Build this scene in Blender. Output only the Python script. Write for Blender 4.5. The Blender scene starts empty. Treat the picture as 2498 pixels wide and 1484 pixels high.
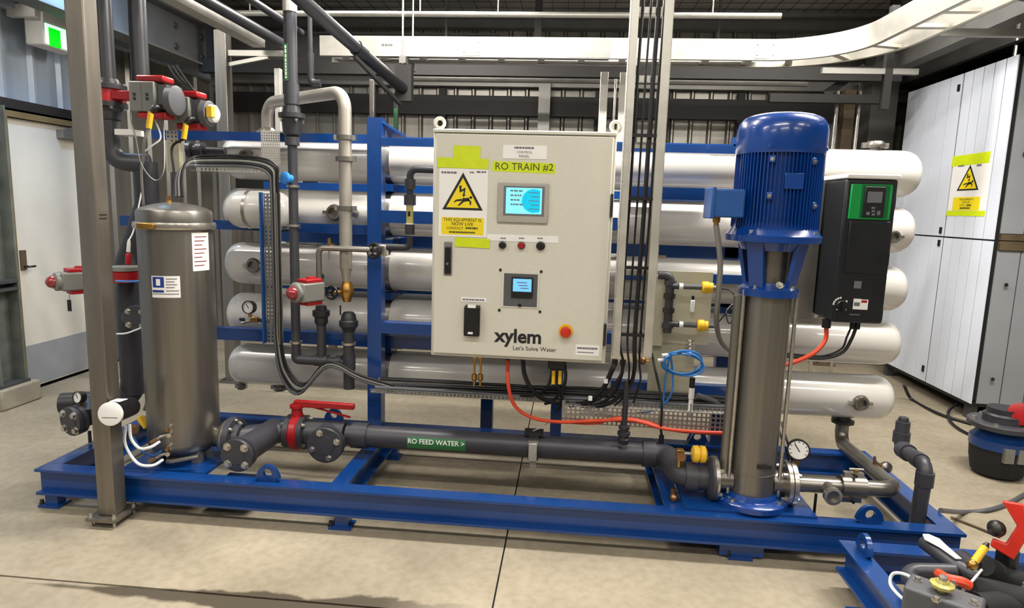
import bpy, bmesh, math, random
from mathutils import Vector, Matrix
random.seed(7)
sc = bpy.context.scene
col = sc.collection

# ------------------------------------------------------------------ camera
W, H, F = 2498.0, 1484.0, 1578.67
PITCH, ROLL, YAW = .147356, .031038, .086701
CAM = Vector((2.37166, -2.58193, 1.42654))
_fw = Vector((-math.sin(YAW) * math.cos(PITCH), math.cos(YAW) * math.cos(PITCH), -math.sin(PITCH)))
_r0 = Vector((math.cos(YAW), math.sin(YAW), 0)); _u0 = _r0.cross(_fw)
_rt = _r0 * math.cos(ROLL) + _u0 * math.sin(ROLL)
_up = -_r0 * math.sin(ROLL) + _u0 * math.cos(ROLL)
cd = bpy.data.cameras.new('camera'); cam = bpy.data.objects.new('camera', cd); col.objects.link(cam)
cd.sensor_fit = 'HORIZONTAL'; cd.sensor_width = 36.0; cd.lens = F / W * 36.0
cd.clip_start = .05; cd.clip_end = 60
M = Matrix((_rt, _up, -_fw)).transposed().to_4x4(); M.translation = CAM
cam.matrix_world = M
sc.camera = cam

# ------------------------------------------------------------------ world, lights, exposure
wd = bpy.data.worlds.new('world'); sc.world = wd; wd.use_nodes = True
bg = wd.node_tree.nodes['Background']
bg.inputs[0].default_value = (.75, .85, 1, 1); bg.inputs[1].default_value = .3
vs = sc.view_settings
vs.view_transform = 'Standard'; vs.look = 'None'; vs.gamma = 1; vs.use_curve_mapping = False
vs.exposure = -0.2
def lamp(x, y, z, sx, sy, power, color=(1, .96, .9), rot=(0, 0, 0)):
    l = bpy.data.lights.new('lamp_and_added_light', 'AREA'); l.shape = 'RECTANGLE'; l.size = sx; l.size_y = sy
    l.energy = power; l.color = color
    o = bpy.data.objects.new('lamp_and_added_light', l); o.location = (x, y, z); o.rotation_euler = rot; col.objects.link(o)
    return o
LAMPS = [(x, y, 1.5, w) for y, w in ((-4.2, 34), (-1.9, 46)) for x in (-.2, 2.35, 4.9)] + [(-.87, .45, .9, 52), (1.85, .45, 1.5, 125), (4.4, .45, 1.5, 125), (1.1, 2.3, 1.5, 90), (3.9, 2.3, 1.5, 48)]
LZ = 3.06
for x, y, l, w in LAMPS:
    lamp(x, y, LZ, l, .16, w); lamp(x, y, LZ + .08, l, .1, w * .24, rot=(math.pi, 0, 0))   # down light, and an added up light to brighten the ceiling
lamp(-.75, 1.6, 3.0, .5,   .12, 34, (.3, .58, 1.0), (0, .75, 0))   # added blue light to tint and brighten the left wall, no real fitting

# ------------------------------------------------------------------ helpers
def at(px, py, Y=None, Z=None, X=None):
    """pixel of the photograph -> point of the place, on a plane of known depth, height or side"""
    d = _fw + _rt * ((px - W / 2) / F) + _up * ((H / 2 - py) / F)
    t = (Y - CAM.y) / d.y if Y is not None else (Z - CAM.z) / d.z if Z is not None else (X - CAM.x) / d.x
    return CAM + d * t
def V(*a): return Vector(a)
X_, Y_, Z_ = V(1, 0, 0), V(0, 1, 0), V(0, 0, 1)

def lin(c):
    return tuple(((v / 12.92) if v <= .04045 else ((v + .055) / 1.055) ** 2.4) for v in c)
def rgb(h):
    h = h.lstrip('#'); return lin([int(h[i:i + 2], 16) / 255 for i in (0, 2, 4)])
MATS = {}
def mat(name, c, rough=.5, metal=0., noise=0., nscale=8., bump=0., bscale=40., stretch=None, emit=0., spec=.5, coat=0., dark=None):
    m = bpy.data.materials.new(name); m.use_nodes = True; nt = m.node_tree; N = nt.nodes; L = nt.links
    b = N['Principled BSDF']; base = rgb(c) if isinstance(c, str) else c
    b.inputs['Base Color'].default_value = (*base, 1); b.inputs['Roughness'].default_value = rough
    b.inputs['Metallic'].default_value = metal; b.inputs['Specular IOR Level'].default_value = spec
    b.inputs['Coat Weight'].default_value = coat; b.inputs['Coat Roughness'].default_value = .08
    if emit:
        b.inputs['Emission Color'].default_value = (*base, 1); b.inputs['Emission Strength'].default_value = emit
    if noise or bump:
        tc = N.new('ShaderNodeTexCoord'); mp = N.new('ShaderNodeMapping'); L.new(tc.outputs['Object'], mp.inputs[0])
        if stretch: mp.inputs['Scale'].default_value = stretch
    if noise:
        n = N.new('ShaderNodeTexNoise'); n.inputs['Scale'].default_value = nscale; n.inputs['Detail'].default_value = 5
        L.new(mp.outputs[0], n.inputs['Vector'])
        r = N.new('ShaderNodeValToRGB'); L.new(n.outputs['Fac'], r.inputs[0])
        r.color_ramp.elements[0].position = .3; r.color_ramp.elements[1].position = .7
        lo = rgb(dark) if dark else tuple(v * (1 - noise) for v in base)
        hi = tuple(min(1, v * (1 + noise * .6)) for v in base)
        r.color_ramp.elements[0].color = (*lo, 1); r.color_ramp.elements[1].color = (*hi, 1)
        L.new(r.outputs[0], b.inputs['Base Color'])
        mr = N.new('ShaderNodeMapRange'); mr.inputs['To Min'].default_value = max(.02, rough - .07); mr.inputs['To Max'].default_value = min(1, rough + .09)
        L.new(n.outputs['Fac'], mr.inputs['Value']); L.new(mr.outputs[0], b.inputs['Roughness'])
    if bump:
        n2 = N.new('ShaderNodeTexNoise'); n2.inputs['Scale'].default_value = bscale; n2.inputs['Detail'].default_value = 3
        L.new(mp.outputs[0], n2.inputs['Vector'])
        bp = N.new('ShaderNodeBump'); bp.inputs['Strength'].default_value = bump; bp.inputs['Distance'].default_value = .004
        L.new(n2.outputs['Fac'], bp.inputs['Height']); L.new(bp.outputs[0], b.inputs['Normal'])
    MATS[name] = m
    return m

class MB:
    def __init__(s): s.v = []; s.f = []
    def add(s, vs, fs):
        k = len(s.v); s.v += [Vector(v) for v in vs]; s.f += [tuple(i + k for i in f) for f in fs]; return s
    def obox(s, c, ax, h):
        c = Vector(c); a = [Vector(ax[i]) * h[i] for i in range(3)]
        vs = [c + a[0] * i + a[1] * j + a[2] * k for k in (-1, 1) for j in (-1, 1) for i in (-1, 1)]
        return s.add(vs, [(0, 2, 3, 1), (4, 5, 7, 6), (0, 1, 5, 4), (2, 6, 7, 3), (0, 4, 6, 2), (1, 3, 7, 5)])
    def box(s, x0, x1, y0, y1, z0, z1):
        return s.obox(((x0 + x1) / 2, (y0 + y1) / 2, (z0 + z1) / 2), (X_, Y_, Z_), (abs(x1 - x0) / 2, abs(y1 - y0) / 2, abs(z1 - z0) / 2))
    def bar(s, a, b, w, h=None, up=Z_):
        """rectangular bar from a to b"""
        a = Vector(a); b = Vector(b); d = b - a; l = d.length; d = d / l
        if abs(d.dot(up)) > .98: up = Y_ if abs(d.dot(Y_)) < .9 else X_
        sx = d.cross(up).normalized(); uz = sx.cross(d).normalized()
        return s.obox((a + b) / 2, (d, sx, uz), (l / 2, w / 2, (h or w) / 2))
    def lathe(s, o, axis, prof, n=24, a0=0., a1=None):
        o = Vector(o); ax = Vector(axis).normalized()
        t = X_ if abs(ax.dot(X_)) < .9 else Y_
        u = ax.cross(t).normalized(); w = ax.cross(u)
        k = len(s.v); rings = []
        for (d, r) in prof:
            if r <= 1e-6: rings.append([len(s.v)]); s.v.append(o + ax * d)
            else:
                rings.append(list(range(len(s.v), len(s.v) + n)))
                for i in range(n):
                    q = a0 + 2 * math.pi * i / n
                    s.v.append(o + ax * d + u * (math.cos(q) * r) + w * (math.sin(q) * r))
        for A, B in zip(rings, rings[1:]):
            if len(A) == 1 and len(B) == 1: continue
            for i in range(n):
                j = (i + 1) % n
                if len(A) == 1: s.f.append((A[0], B[j], B[i]))
                elif len(B) == 1: s.f.append((A[i], A[j], B[0]))
                else: s.f.append((A[i], A[j], B[j], B[i]))
        if len(rings[0]) > 1: s.f.append(tuple(reversed(rings[0])))
        if len(rings[-1]) > 1: s.f.append(tuple(rings[-1]))
        return s
    def cyl(s, a, b, r, r2=None, n=20):
        a = Vector(a); b = Vector(b); l = (b - a).length
        return s.lathe(a, b - a, [(0, r), (l, r if r2 is None else r2)], n)
    def ball(s, c, r, n=16, k=8, axis=Z_, sq=1.):
        return s.lathe(c, axis, [(-math.cos(math.pi * i / k) * r * sq, math.sin(math.pi * i / k) * r) for i in range(k + 1)], n)
    def ring(s, c, axis, R, r, n=24, m=8):
        c = Vector(c); ax = Vector(axis).normalized(); t = X_ if abs(ax.dot(X_)) < .9 else Y_
        u = ax.cross(t).normalized(); w = ax.cross(u); k = len(s.v)
        for i in range(n):
            a = 2 * math.pi * i / n; d = u * math.cos(a) + w * math.sin(a)
            for j in range(m):
                b = 2 * math.pi * j / m; s.v.append(c + d * (R + r * math.cos(b)) + ax * (r * math.sin(b)))
        for i in range(n):
            for j in range(m):
                i2 = (i + 1) % n; j2 = (j + 1) % m
                s.f.append((k + i * m + j, k + i * m + j2, k + i2 * m + j2, k + i2 * m + j))
        return s
    def tube(s, pts, r, n=10, bend=0., seg=6, caps=True):
        p = [Vector(q) for q in pts]
        if bend:
            q = [p[0]]
            for a, b, c in zip(p, p[1:], p[2:]):
                d1 = (a - b); d2 = (c - b); l1, l2 = d1.length, d2.length; d1 /= l1; d2 /= l2
                ang = d1.angle(d2)
                if ang > 3.1: q.append(b); continue
                tl = min(bend / math.tan(ang / 2), l1 * .49, l2 * .49); R = tl * math.tan(ang / 2)
                ctr = b + (d1 + d2).normalized() * (R / math.sin(ang / 2))
                A = b + d1 * tl - ctr; B = b + d2 * tl - ctr
                tot = A.angle(B); ax = A.cross(B).normalized()
                for i in range(seg + 1): q.append(ctr + Matrix.Rotation(tot * i / seg, 3, ax) @ A)
            q.append(p[-1]); p = q
        p = [a for i, a in enumerate(p) if i == 0 or (a - p[i - 1]).length > 1e-5]
        T = []
        for i in range(len(p)):
            d = (p[min(i + 1, len(p) - 1)] - p[max(i - 1, 0)]); T.append(d.normalized())
        t = X_ if abs(T[0].dot(X_)) < .9 else Y_
        u = T[0].cross(t).normalized(); rings = []
        for i, c in enumerate(p):
            if i: u = (u - T[i] * u.dot(T[i])).normalized()
            w = T[i].cross(u); rings.append(list(range(len(s.v), len(s.v) + n)))
            k = 1.
            if 0 < i < len(p) - 1:
                ca = (p[i] - p[i - 1]).normalized().dot((p[i + 1] - p[i]).normalized())
                k = 1 / max(.5, math.sqrt((1 + ca) / 2)) if ca > -.9 else 1
            for j in range(n):
                a = 2 * math.pi * j / n; s.v.append(c + (u * math.cos(a) + w * math.sin(a)) * r)
        for A, B in zip(rings, rings[1:]):
            for j in range(n): s.f.append((A[j], A[(j + 1) % n], B[(j + 1) % n], B[j]))
        if caps: s.f.append(tuple(reversed(rings[0]))); s.f.append(tuple(rings[-1]))
        return s
    def prism(s, pts, ext):
        pts = [Vector(q) for q in pts]; ext = Vector(ext); n = len(pts)
        fs = [tuple(reversed(range(n))), tuple(range(n, 2 * n))] + [(i, (i + 1) % n, n + (i + 1) % n, n + i) for i in range(n)]
        return s.add(pts + [q + ext for q in pts], fs)
    def build(s, name, m, parent=None, bevel=0., flat=False, kind=None, label=None):
        off = V(0, 0, 0); q = parent
        while q is not None: off += q.location; q = q.parent
        me = bpy.data.meshes.new(name); me.from_pydata([v - off for v in s.v], [], s.f)
        bm = bmesh.new(); bm.from_mesh(me); bmesh.ops.recalc_face_normals(bm, faces=bm.faces); bm.to_mesh(me); bm.free()
        if not flat:
            me.polygons.foreach_set('use_smooth', [True] * len(me.polygons)); me.set_sharp_from_angle(angle=math.radians(38))
        me.materials.append(MATS[m])
        o = bpy.data.objects.new(name, me); col.objects.link(o); o.parent = parent
        if bevel:
            b = o.modifiers.new('bevel', 'BEVEL'); b.width = bevel; b.segments = 2; b.limit_method = 'ANGLE'
        if kind: o['kind'] = kind
        if label: o['label'] = label
        return o

def thing(name, label, cat, loc, group=None):
    o = bpy.data.objects.new(name, None); o.empty_display_size = .05; col.objects.link(o)
    o.location = loc; o['label'] = label; o['category'] = cat
    if group: o['group'] = group
    return o
def tag(o, label, cat, group=None):
    o['label'] = label; o['category'] = cat
    if group: o['group'] = group
    return o
def struct(o): o['kind'] = 'structure'; return o
def part(name, mb, m, parent, **k): return mb.build(name, m, parent, **k)
def cr(pts, k=7):
    """smooth curve through points"""
    p = [Vector(q) for q in pts]; p = [p[0] * 2 - p[1]] + p + [p[-1] * 2 - p[-2]]; out = []
    for i in range(1, len(p) - 2):
        a, b, c, d = p[i - 1:i + 3]
        for j in range(k):
            t = j / k
            out.append(.5 * ((2 * b) + (c - a) * t + (2 * a - 5 * b + 4 * c - d) * t * t + (3 * b - a - 3 * c + d) * t ** 3))
    out.append(p[-2]); return out
def cable(name, pts, r, m, label, cat='cable', group=None, n=8, k=7):
    p = cr(pts, k); loc = p[0]
    o = MB().tube([q - loc for q in p], r, n).build(name, m); o.location = loc
    return tag(o, label, cat, group)
def text(s, name, org, right, up, m, parent, width=None, size=.02, ext=.0004, align='CENTER', bold=0.):
    c = bpy.data.curves.new('t', 'FONT'); c.body = s; c.size = 1; c.align_x = align; c.align_y = 'CENTER'; c.extrude = 0; c.offset = bold; c.resolution_u = 3
    t = bpy.data.objects.new('t', c); col.objects.link(t)
    bpy.context.view_layer.update()
    me = bpy.data.meshes.new_from_object(t.evaluated_get(bpy.context.evaluated_depsgraph_get()))
    bpy.data.objects.remove(t); bpy.data.curves.remove(c)
    xs = [v.co.x for v in me.vertices]
    k = width / (max(xs) - min(xs)) if width else size
    right = Vector(right).normalized(); up = Vector(up).normalized(); nrm = right.cross(up)
    off = V(0, 0, 0); q = parent
    while q is not None: off += q.location; q = q.parent
    ky = k if not width else (size if size > k * 1.6 or size < k * .6 else k)
    for v in me.vertices: v.co = Vector(org) + right * (v.co.x * k) + up * (v.co.y * ky) + nrm * ext - off
    me.name = name; me.materials.clear(); me.materials.append(MATS[m])
    o = bpy.data.objects.new(name, me); col.objects.link(o); o.parent = parent
    return o
def dashes(name, c, right, up, width, h, m, parent, n=6, ext=.0006):
    """print too small to read: a row of short strokes of uneven length"""
    right = Vector(right).normalized(); up = Vector(up).normalized(); nrm = right.cross(up); rr = random.Random(n * 31 + int(width * 1e4))
    ws = [rr.uniform(.6, 1.4) for _ in range(n)]; tot = sum(ws) * 1.25; x = -width / 2; mb = MB()
    for w_ in ws:
        l = width * w_ / tot; mb.obox(Vector(c) + right * (x + l / 2) + nrm * ext, (right, up, nrm), (l / 2, h / 2, .0002)); x += l * 1.25
    return mb.build(name, m, parent, flat=True)
def bolts(parent, c, axis, R, n, r, m='steel', a0=.785, h=.012, name='bolt'):
    ax = Vector(axis).normalized(); t = Z_ if abs(ax.dot(Z_)) < .9 else Y_
    u = ax.cross(t).normalized(); w = ax.cross(u)
    for i in range(n):
        a = a0 + 2 * math.pi * i / n
        p = Vector(c) + (u * math.cos(a) + w * math.sin(a)) * R
        MB().lathe(p, ax, [(-.002, r * 1.45), (.002, r * 1.45), (.002, r), (h, r * .92)], 6).build(name, m, parent)
def gauge(c, n, r, label, stem=.05, down=-Z_, m='steel', group=None):
    c = Vector(c); n = Vector(n).normalized()
    g = thing('pressure_gauge', label, 'gauge', c + down * (r + stem), group)
    MB().lathe(c - n * .03, n, [(0, r * .7), (.004, r * .96), (.03, r), (.036, r), (.036, r * .88), (.03, r * .86)], 24).build('case', 'black' if m == 'black' else 'steel_dark', g)
    MB().lathe(c, n, [(.0005, r * .87), (.002, r * .87)], 24).build('dial', 'white_print', g)
    u = n.cross(Z_).normalized(); w = u.cross(n)
    mb = MB(); d = (u * .55 + w * .8).normalized(); mb.bar(c + n * .004 - d * r * .2, c + n * .004 + d * r * .65, r * .08, .001, n); mb.build('needle', 'black', g)
    for i in range(9):
        a = math.radians(-30 + 30 * i); d = u * -math.cos(a) + w * math.sin(a)
        MB().bar(c + n * .003 + d * r * .66, c + n * .003 + d * r * .8, r * .06, .0008, n).build('tick', 'black', g)
    MB().cyl(c + down * (r * .9) - n * .014, c + down * (r + stem) - n * .014, .007, n=8).cyl(c + down * (r * 1.02) - n * .014, c + down * (r * 1.02 + .016) - n * .014, .011, n=6).build('stem', 'brass', g)
    return g
# ------------------------------------------------------------------ materials
mat('blue', '#093b7c', .28, noise=.12, nscale=3, bump=.05, bscale=60, coat=.3)
mat('blue_pump', '#083c88', .22, noise=.08, nscale=4, coat=.5)
mat('blue_soft', '#1b4f92', .45, noise=.1)
mat('stainless', '#8b8780', .33, .85, noise=.16, nscale=6, stretch=(1, 1, .25), bump=.03, bscale=90)
mat('stainless_pale', '#a8a298', .42, .6, noise=.1, nscale=6)
mat('post_grey', '#70756f', .55, .3, noise=.3, nscale=9)
mat('stainless_satin', '#86827b', .36, .8, noise=.14, nscale=5, stretch=(9, 9, .3), bump=.03, bscale=30)
mat('steel_post', '#857e74', .38, .75, noise=.2, nscale=5, stretch=(4, 4, .4), bump=.05, bscale=30)
mat('steel', '#c2bdb4', .28, .9, noise=.1, nscale=30)
mat('steel_dark', '#4a4845', .35, .8, noise=.15, nscale=30)
mat('brass', '#b98d4a', .3, .9, noise=.2, nscale=40)
mat('copper', '#94704f', .35, .9, noise=.2, nscale=40)
mat('galv', '#c9c6bd', .42, .65, noise=.1, nscale=14, bump=.03, bscale=50)
mat('galv_grey', '#8f8d88', .45, .6, noise=.12, nscale=10)
mat('marker', '#4a5210', .6, noise=.1)
mat('pvc', '#3b3b41', .42, noise=.1, nscale=9, bump=.03)
mat('pvc_dark', '#2c2c31', .38, noise=.1, nscale=9)
mat('vessel', '#d0cdc7', .2, noise=.03, nscale=3, coat=.6, bump=.015, bscale=9)
mat('panel', '#d4d1c4', .42, noise=.02, nscale=40, bump=.06, bscale=400)
mat('panel_grey', '#a9a59d', .4, noise=.04)
mat('black', '#141417', .4, noise=.15, nscale=20)
mat('black_matt', '#0e0e10', .65, noise=.2, nscale=20)
mat('drive_black', '#16191d', .38, noise=.1, nscale=12, bump=.03, bscale=300)
mat('drive_green', '#0a9a45', .35, noise=.05)
mat('drive_green_dark', '#046430', .35, noise=.05)
mat('white_print', '#f0efec', .45, noise=.02)
mat('white_pipe', '#e8e6e0', .4, noise=.04)
mat('ink', '#1b1b1f', .6, noise=.05)
mat('ink_grey', '#6a6a70', .6, noise=.05)
mat('red', '#a3161c', .35, noise=.12, nscale=9)
mat('red_bright', '#c92a1c', .35, noise=.08, nscale=9)
mat('red_clear', '#8a2a30', .18, noise=.2, nscale=30, coat=.5)
mat('orange_cable', '#d6492a', .42, noise=.06)
mat('yellow', '#e9b92a', .4, noise=.08, nscale=20)
mat('yellow_sign', '#f2da1c', .45, noise=.03)
mat('tape', '#cfe010', .5, noise=.06, nscale=30, bump=.1, bscale=60)
mat('act_grey', '#787872', .42, noise=.08, nscale=14, bump=.06, bscale=150)
mat('act_dark', '#55565a', .45, noise=.08)
mat('board', '#b3ae97', .5, noise=.06, nscale=12)
mat('tube_blue', '#2f7fd0', .35, noise=.08)
mat('tube_clear', '#dfe3e4', .25, noise=.04)
mat('wall_dark', '#8e8a82', .36, .7, noise=.2, nscale=3, stretch=(3, 3, .3))
mat('wall_blue', '#a9b4c2', .34, .25, noise=.12, nscale=3, stretch=(3, 3, .3))
mat('girt', '#2a2827', .6, .3, noise=.2)
mat('frame_grey', '#6b6a67', .6, .2, noise=.15, nscale=6)
mat('galv_dark', '#57585a', .5, .5, noise=.2, nscale=6)
mat('ceiling_mat', '#a8a49b', .75, noise=.18, nscale=2.5)
mat('wire', '#2d2c2a', .6, .5, noise=.1)
mat('door', '#d8d3c8', .45, noise=.03)
mat('door_kick', '#a8adb4', .4, .4, noise=.06)
mat('door_frame', '#7b6a48', .5, noise=.25, nscale=6)
mat('plinth', '#9b9484', .85, noise=.15, nscale=14, bump=.4, bscale=60)
mat('white_board', '#d6dce8', .5, noise=.03, nscale=4)
mat('shaded_board', '#8d9094', .5, noise=.05, nscale=4)  # container board on the less lit face, shade put into the colour
mat('brown_post', '#6b5c48', .5, .4, noise=.2)
mat('sign_green', '#00c814', .4, emit=1.6)
mat('sign_white', '#d8ffe8', .4, emit=1.1)
mat('screen_cyan', '#7fe9f5', .3, emit=.75)
mat('screen_teal', '#12b4d8', .3, emit=.7)
mat('screen_blue', '#6db8ee', .3, emit=.75)
mat('lens', '#fff6e6', .3, emit=6)
mat('pipe_label', '#2f7040', .45, noise=.08)
mat('sight_glass', '#b7ad62', .15, noise=.15, nscale=40, coat=.5)
mat('rubber', '#1d1d1f', .8, noise=.2)

# concrete with trowel mottling and a damp stain along the saw joint
def concrete():
    m = bpy.data.materials.new('concrete'); m.use_nodes = True; nt = m.node_tree; N = nt.nodes; L = nt.links; b = N['Principled BSDF']
    tc = N.new('ShaderNodeTexCoord')
    n1 = N.new('ShaderNodeTexNoise'); n1.inputs['Scale'].default_value = 1.3; n1.inputs['Detail'].default_value = 8; n1.inputs['Roughness'].default_value = .62
    n2 = N.new('ShaderNodeTexNoise'); n2.inputs['Scale'].default_value = 26; n2.inputs['Detail'].default_value = 4
    for n in (n1, n2): L.new(tc.outputs['Object'], n.inputs['Vector'])
    r1 = N.new('ShaderNodeValToRGB'); e = r1.color_ramp.elements
    e[0].position = .3; e[0].color = (*rgb('#867c69'), 1); e[1].position = .72; e[1].color = (*rgb('#a89d88'), 1)
    L.new(n1.outputs['Fac'], r1.inputs[0])
    mx = N.new('ShaderNodeMix'); mx.data_type = 'RGBA'; mx.blend_type = 'MULTIPLY'; mx.inputs['Factor'].default_value = .5
    r2 = N.new('ShaderNodeValToRGB'); r2.color_ramp.elements[0].position = .35; r2.color_ramp.elements[0].color = (.74, .72, .68, 1); r2.color_ramp.elements[1].position = .6
    L.new(n2.outputs['Fac'], r2.inputs[0]); L.new(r1.outputs[0], mx.inputs['A']); L.new(r2.outputs[0], mx.inputs['B'])
    sp = N.new('ShaderNodeSeparateXYZ'); L.new(tc.outputs['Object'], sp.inputs[0])
    def math_(op, a, b_=None, c=None):
        q = N.new('ShaderNodeMath'); q.operation = op; q.use_clamp = op in ('SUBTRACT', 'MULTIPLY') and False
        for i, v in enumerate((a, b_, c)):
            if v is None: continue
            if isinstance(v, (int, float)): q.inputs[i].default_value = v
            else: L.new(v, q.inputs[i])
        return q.outputs[0]
    n3 = N.new('ShaderNodeTexNoise'); n3.inputs['Scale'].default_value = 7; n3.inputs['Detail'].default_value = 6; L.new(tc.outputs['Object'], n3.inputs['Vector'])
    dy = math_('ABSOLUTE', math_('ADD', sp.outputs['Y'], .535))
    wx = N.new('ShaderNodeMapRange'); wx.inputs['From Min'].default_value = .35; wx.inputs['From Max'].default_value = 1.7; L.new(sp.outputs['X'], wx.inputs['Value'])
    wid = math_('MULTIPLY', math_('MULTIPLY', wx.outputs[0], .19), n3.outputs['Fac'])
    st = N.new('ShaderNodeMapRange'); st.inputs['From Min'].default_value = 0; st.inputs['From Max'].default_value = .018; L.new(math_('SUBTRACT', wid, dy), st.inputs['Value'])
    end = N.new('ShaderNodeMapRange'); end.inputs['From Min'].default_value = 2.1; end.inputs['From Max'].default_value = 1.75; L.new(sp.outputs['X'], end.inputs['Value'])
    mk = math_('MULTIPLY', st.outputs[0], math_('MULTIPLY', end.outputs[0], 1.0))
    m2 = N.new('ShaderNodeMix'); m2.data_type = 'RGBA'; L.new(mk, m2.inputs['Factor']); L.new(mx.outputs['Result'], m2.inputs['A']); m2.inputs['B'].default_value = (*rgb('#483f30'), 1)
    L.new(m2.outputs['Result'], b.inputs['Base Color'])
    b.inputs['Roughness'].default_value = .62
    mr = N.new('ShaderNodeMapRange'); mr.inputs['To Min'].default_value = .48; mr.inputs['To Max'].default_value = .75; L.new(n1.outputs['Fac'], mr.inputs['Value']); L.new(mr.outputs[0], b.inputs['Roughness'])
    bp = N.new('ShaderNodeBump'); bp.inputs['Strength'].default_value = .12; bp.inputs['Distance'].default_value = .003; L.new(n2.outputs['Fac'], bp.inputs['Height']); L.new(bp.outputs[0], b.inputs['Normal'])
    MATS['concrete'] = m
concrete()

# ------------------------------------------------------------------ the room
XL, XR, YB, YF, ZC = -1.5, 7.4, 4.5, -6.0, 3.4
fl = struct(MB().box(XL - .1, XR + .1, YF - .1, YB + .1, -.06, -.012).build('floor', 'rubber'))
for x0, x1 in ((XL, 2.1465), (2.1535, 5.4), (5.406, XR)):
    for y0, y1 in ((YF, -3.603), (-3.597, -.511), (-.501, 2.6), (2.606, YB)):
        MB().box(x0, x1, y0, y1, -.02, 0).build('slab', 'concrete', fl)

def sheet(a, b, n, z0, z1, depth=.03, pitch=.19):
    """one trapezoidal cladding sheet from a to b (floor points), ribs towards n"""
    a = Vector(a); b = Vector(b); d = b - a; l = d.length; d /= l; n = Vector(n); k = max(1, round(l / pitch)); p = l / k
    xs = []
    for i in range(k): xs += [(i * p, 0), (i * p + p * .36, 0), (i * p + p * .46, 1), (i * p + p * .54, 1), (i * p + p * .64, 0)]
    xs.append((l, 0)); mb = MB(); vs = []; fs = []
    for x, h in xs:
        q = a + d * x + n * (depth * h); vs += [q + Z_ * z0, q + Z_ * z1, q + Z_ * z0 - n * .004, q + Z_ * z1 - n * .004]
    for i in range(len(xs) - 1):
        j = i * 4; fs += [(j, j + 4, j + 5, j + 1), (j + 2, j + 3, j + 7, j + 6)]
    return mb.add(vs, fs)
wb = struct(MB().box(XL - .12, XR + .12, YB + .04, YB + .1, 0, ZC).build('wall_back', 'girt'))
x = XL
while x < XR - .1:
    x1 = min(x + .765, XR); sheet((x, YB + .03, 0), (x1, YB + .03, 0), (0, -1, 0), 0, ZC - .1).build('cladding_sheet', 'wall_dark', wb, flat=True); x = x1
for z0, z1, y0, m in ((2.39, 2.59, .07, 'girt'), (2.68, 2.78, .1, 'galv_grey'), (1.55, 1.7, .09, 'girt'), (.72, .87, .09, 'girt'), (3.26, 3.4, .12, 'frame_grey')):
    MB().box(XL, XR, YB - y0, YB, z0, z1).build('girt', m, wb)
for x in (-.72, .2, .95, 2.6, 3.3, 4.05, 4.8):
    MB().box(x - .035, x + .035, YB - .06, YB, 2.1, 2.66).build('stud', 'girt', wb)
MB().box(1.98, 2.1, YB - .17, YB - .07, 0, 2.8).build('wind_column', 'galv_grey', wb)
wl = struct(MB().box(XL - .12, XL - .05, YF, YB, 0, ZC).build('wall_left', 'girt'))
y = YF
while y < YB - .1:
    y1 = min(y + .78, YB)
    z0 = 2.02 if 1.5 < (y + y1) / 2 < 2.5 else 0
    sheet((XL - .04, y, 0), (XL - .04, y1, 0), (1, 0, 0), z0, ZC - .1, .022, .26).build('cladding_sheet', 'wall_blue' if y < 2.3 else 'wall_dark', wl, flat=True); y = y1  # rear sheets take the darker material, fading the blue light by colour
MB().box(XL - .04, XL + .03, .9, 2.62, 1.98, 2.06).build('door_head_girt', 'girt', wl)
MB().box(XL - .04, XL + .05, YF, YB, 2.66, 2.76).build('eaves_trim', 'wall_blue', wl)
MB().box(XL - .04, XL + .16, YF, YB, 2.76, 3.05).build('eaves_girt', 'girt', wl)
wr = struct(MB().box(XR, XR + .1, YF, YB, 0, ZC).build('wall_right', 'frame_grey'))
wf = struct(MB().box(XL - .1, XR + .1, YF - .1, YF, 0, ZC).build('wall_front', 'frame_grey'))
ce = struct(MB().box(XL - .1, XR + .1, YF - .1, YB + .1, ZC, ZC + .06).build('ceiling', 'ceiling_mat'))
for yy in (4.2, 3.55, 2.9, 1.9, .4, -1., -2.5, -4., -5.4):
    mb = MB(); mb.box(XL, XR, yy - .004, yy + .004, ZC - .07, ZC); mb.box(XL, XR, yy - .05, yy + .004, ZC - .076, ZC - .07)
    mb.build('purlin', 'galv_grey', ce)
mb = MB()
for i in range(60): mb.box(XL + .15 * i, XL + .15 * i + .004, 2.2, 4.4, ZC - .03, ZC - .026)
for i in range(12): mb.box(XL, XR, 2.2 + .19 * i, 2.2 + .19 * i + .004, ZC - .034, ZC - .03)
mb.build('safety_mesh', 'wire', ce, kind='stuff')
for x, y, l_, w_ in LAMPS:
    l_ = l_ / 2 + .03; h = MB().box(x - l_, x + l_, y - .09, y + .09, LZ + .02, LZ + .07).build('lamp_housing', 'white_pipe', ce)
    MB().box(x - l_ + .02, x + l_ - .02, y - .085, y + .085, LZ + .008, LZ + .02).build('diffuser', 'lens', h)
    for s in (-.35, .35): MB().cyl((x + s, y, LZ + .07), (x + s, y, ZC), .006, n=6).build('rod', 'steel', h)

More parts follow.
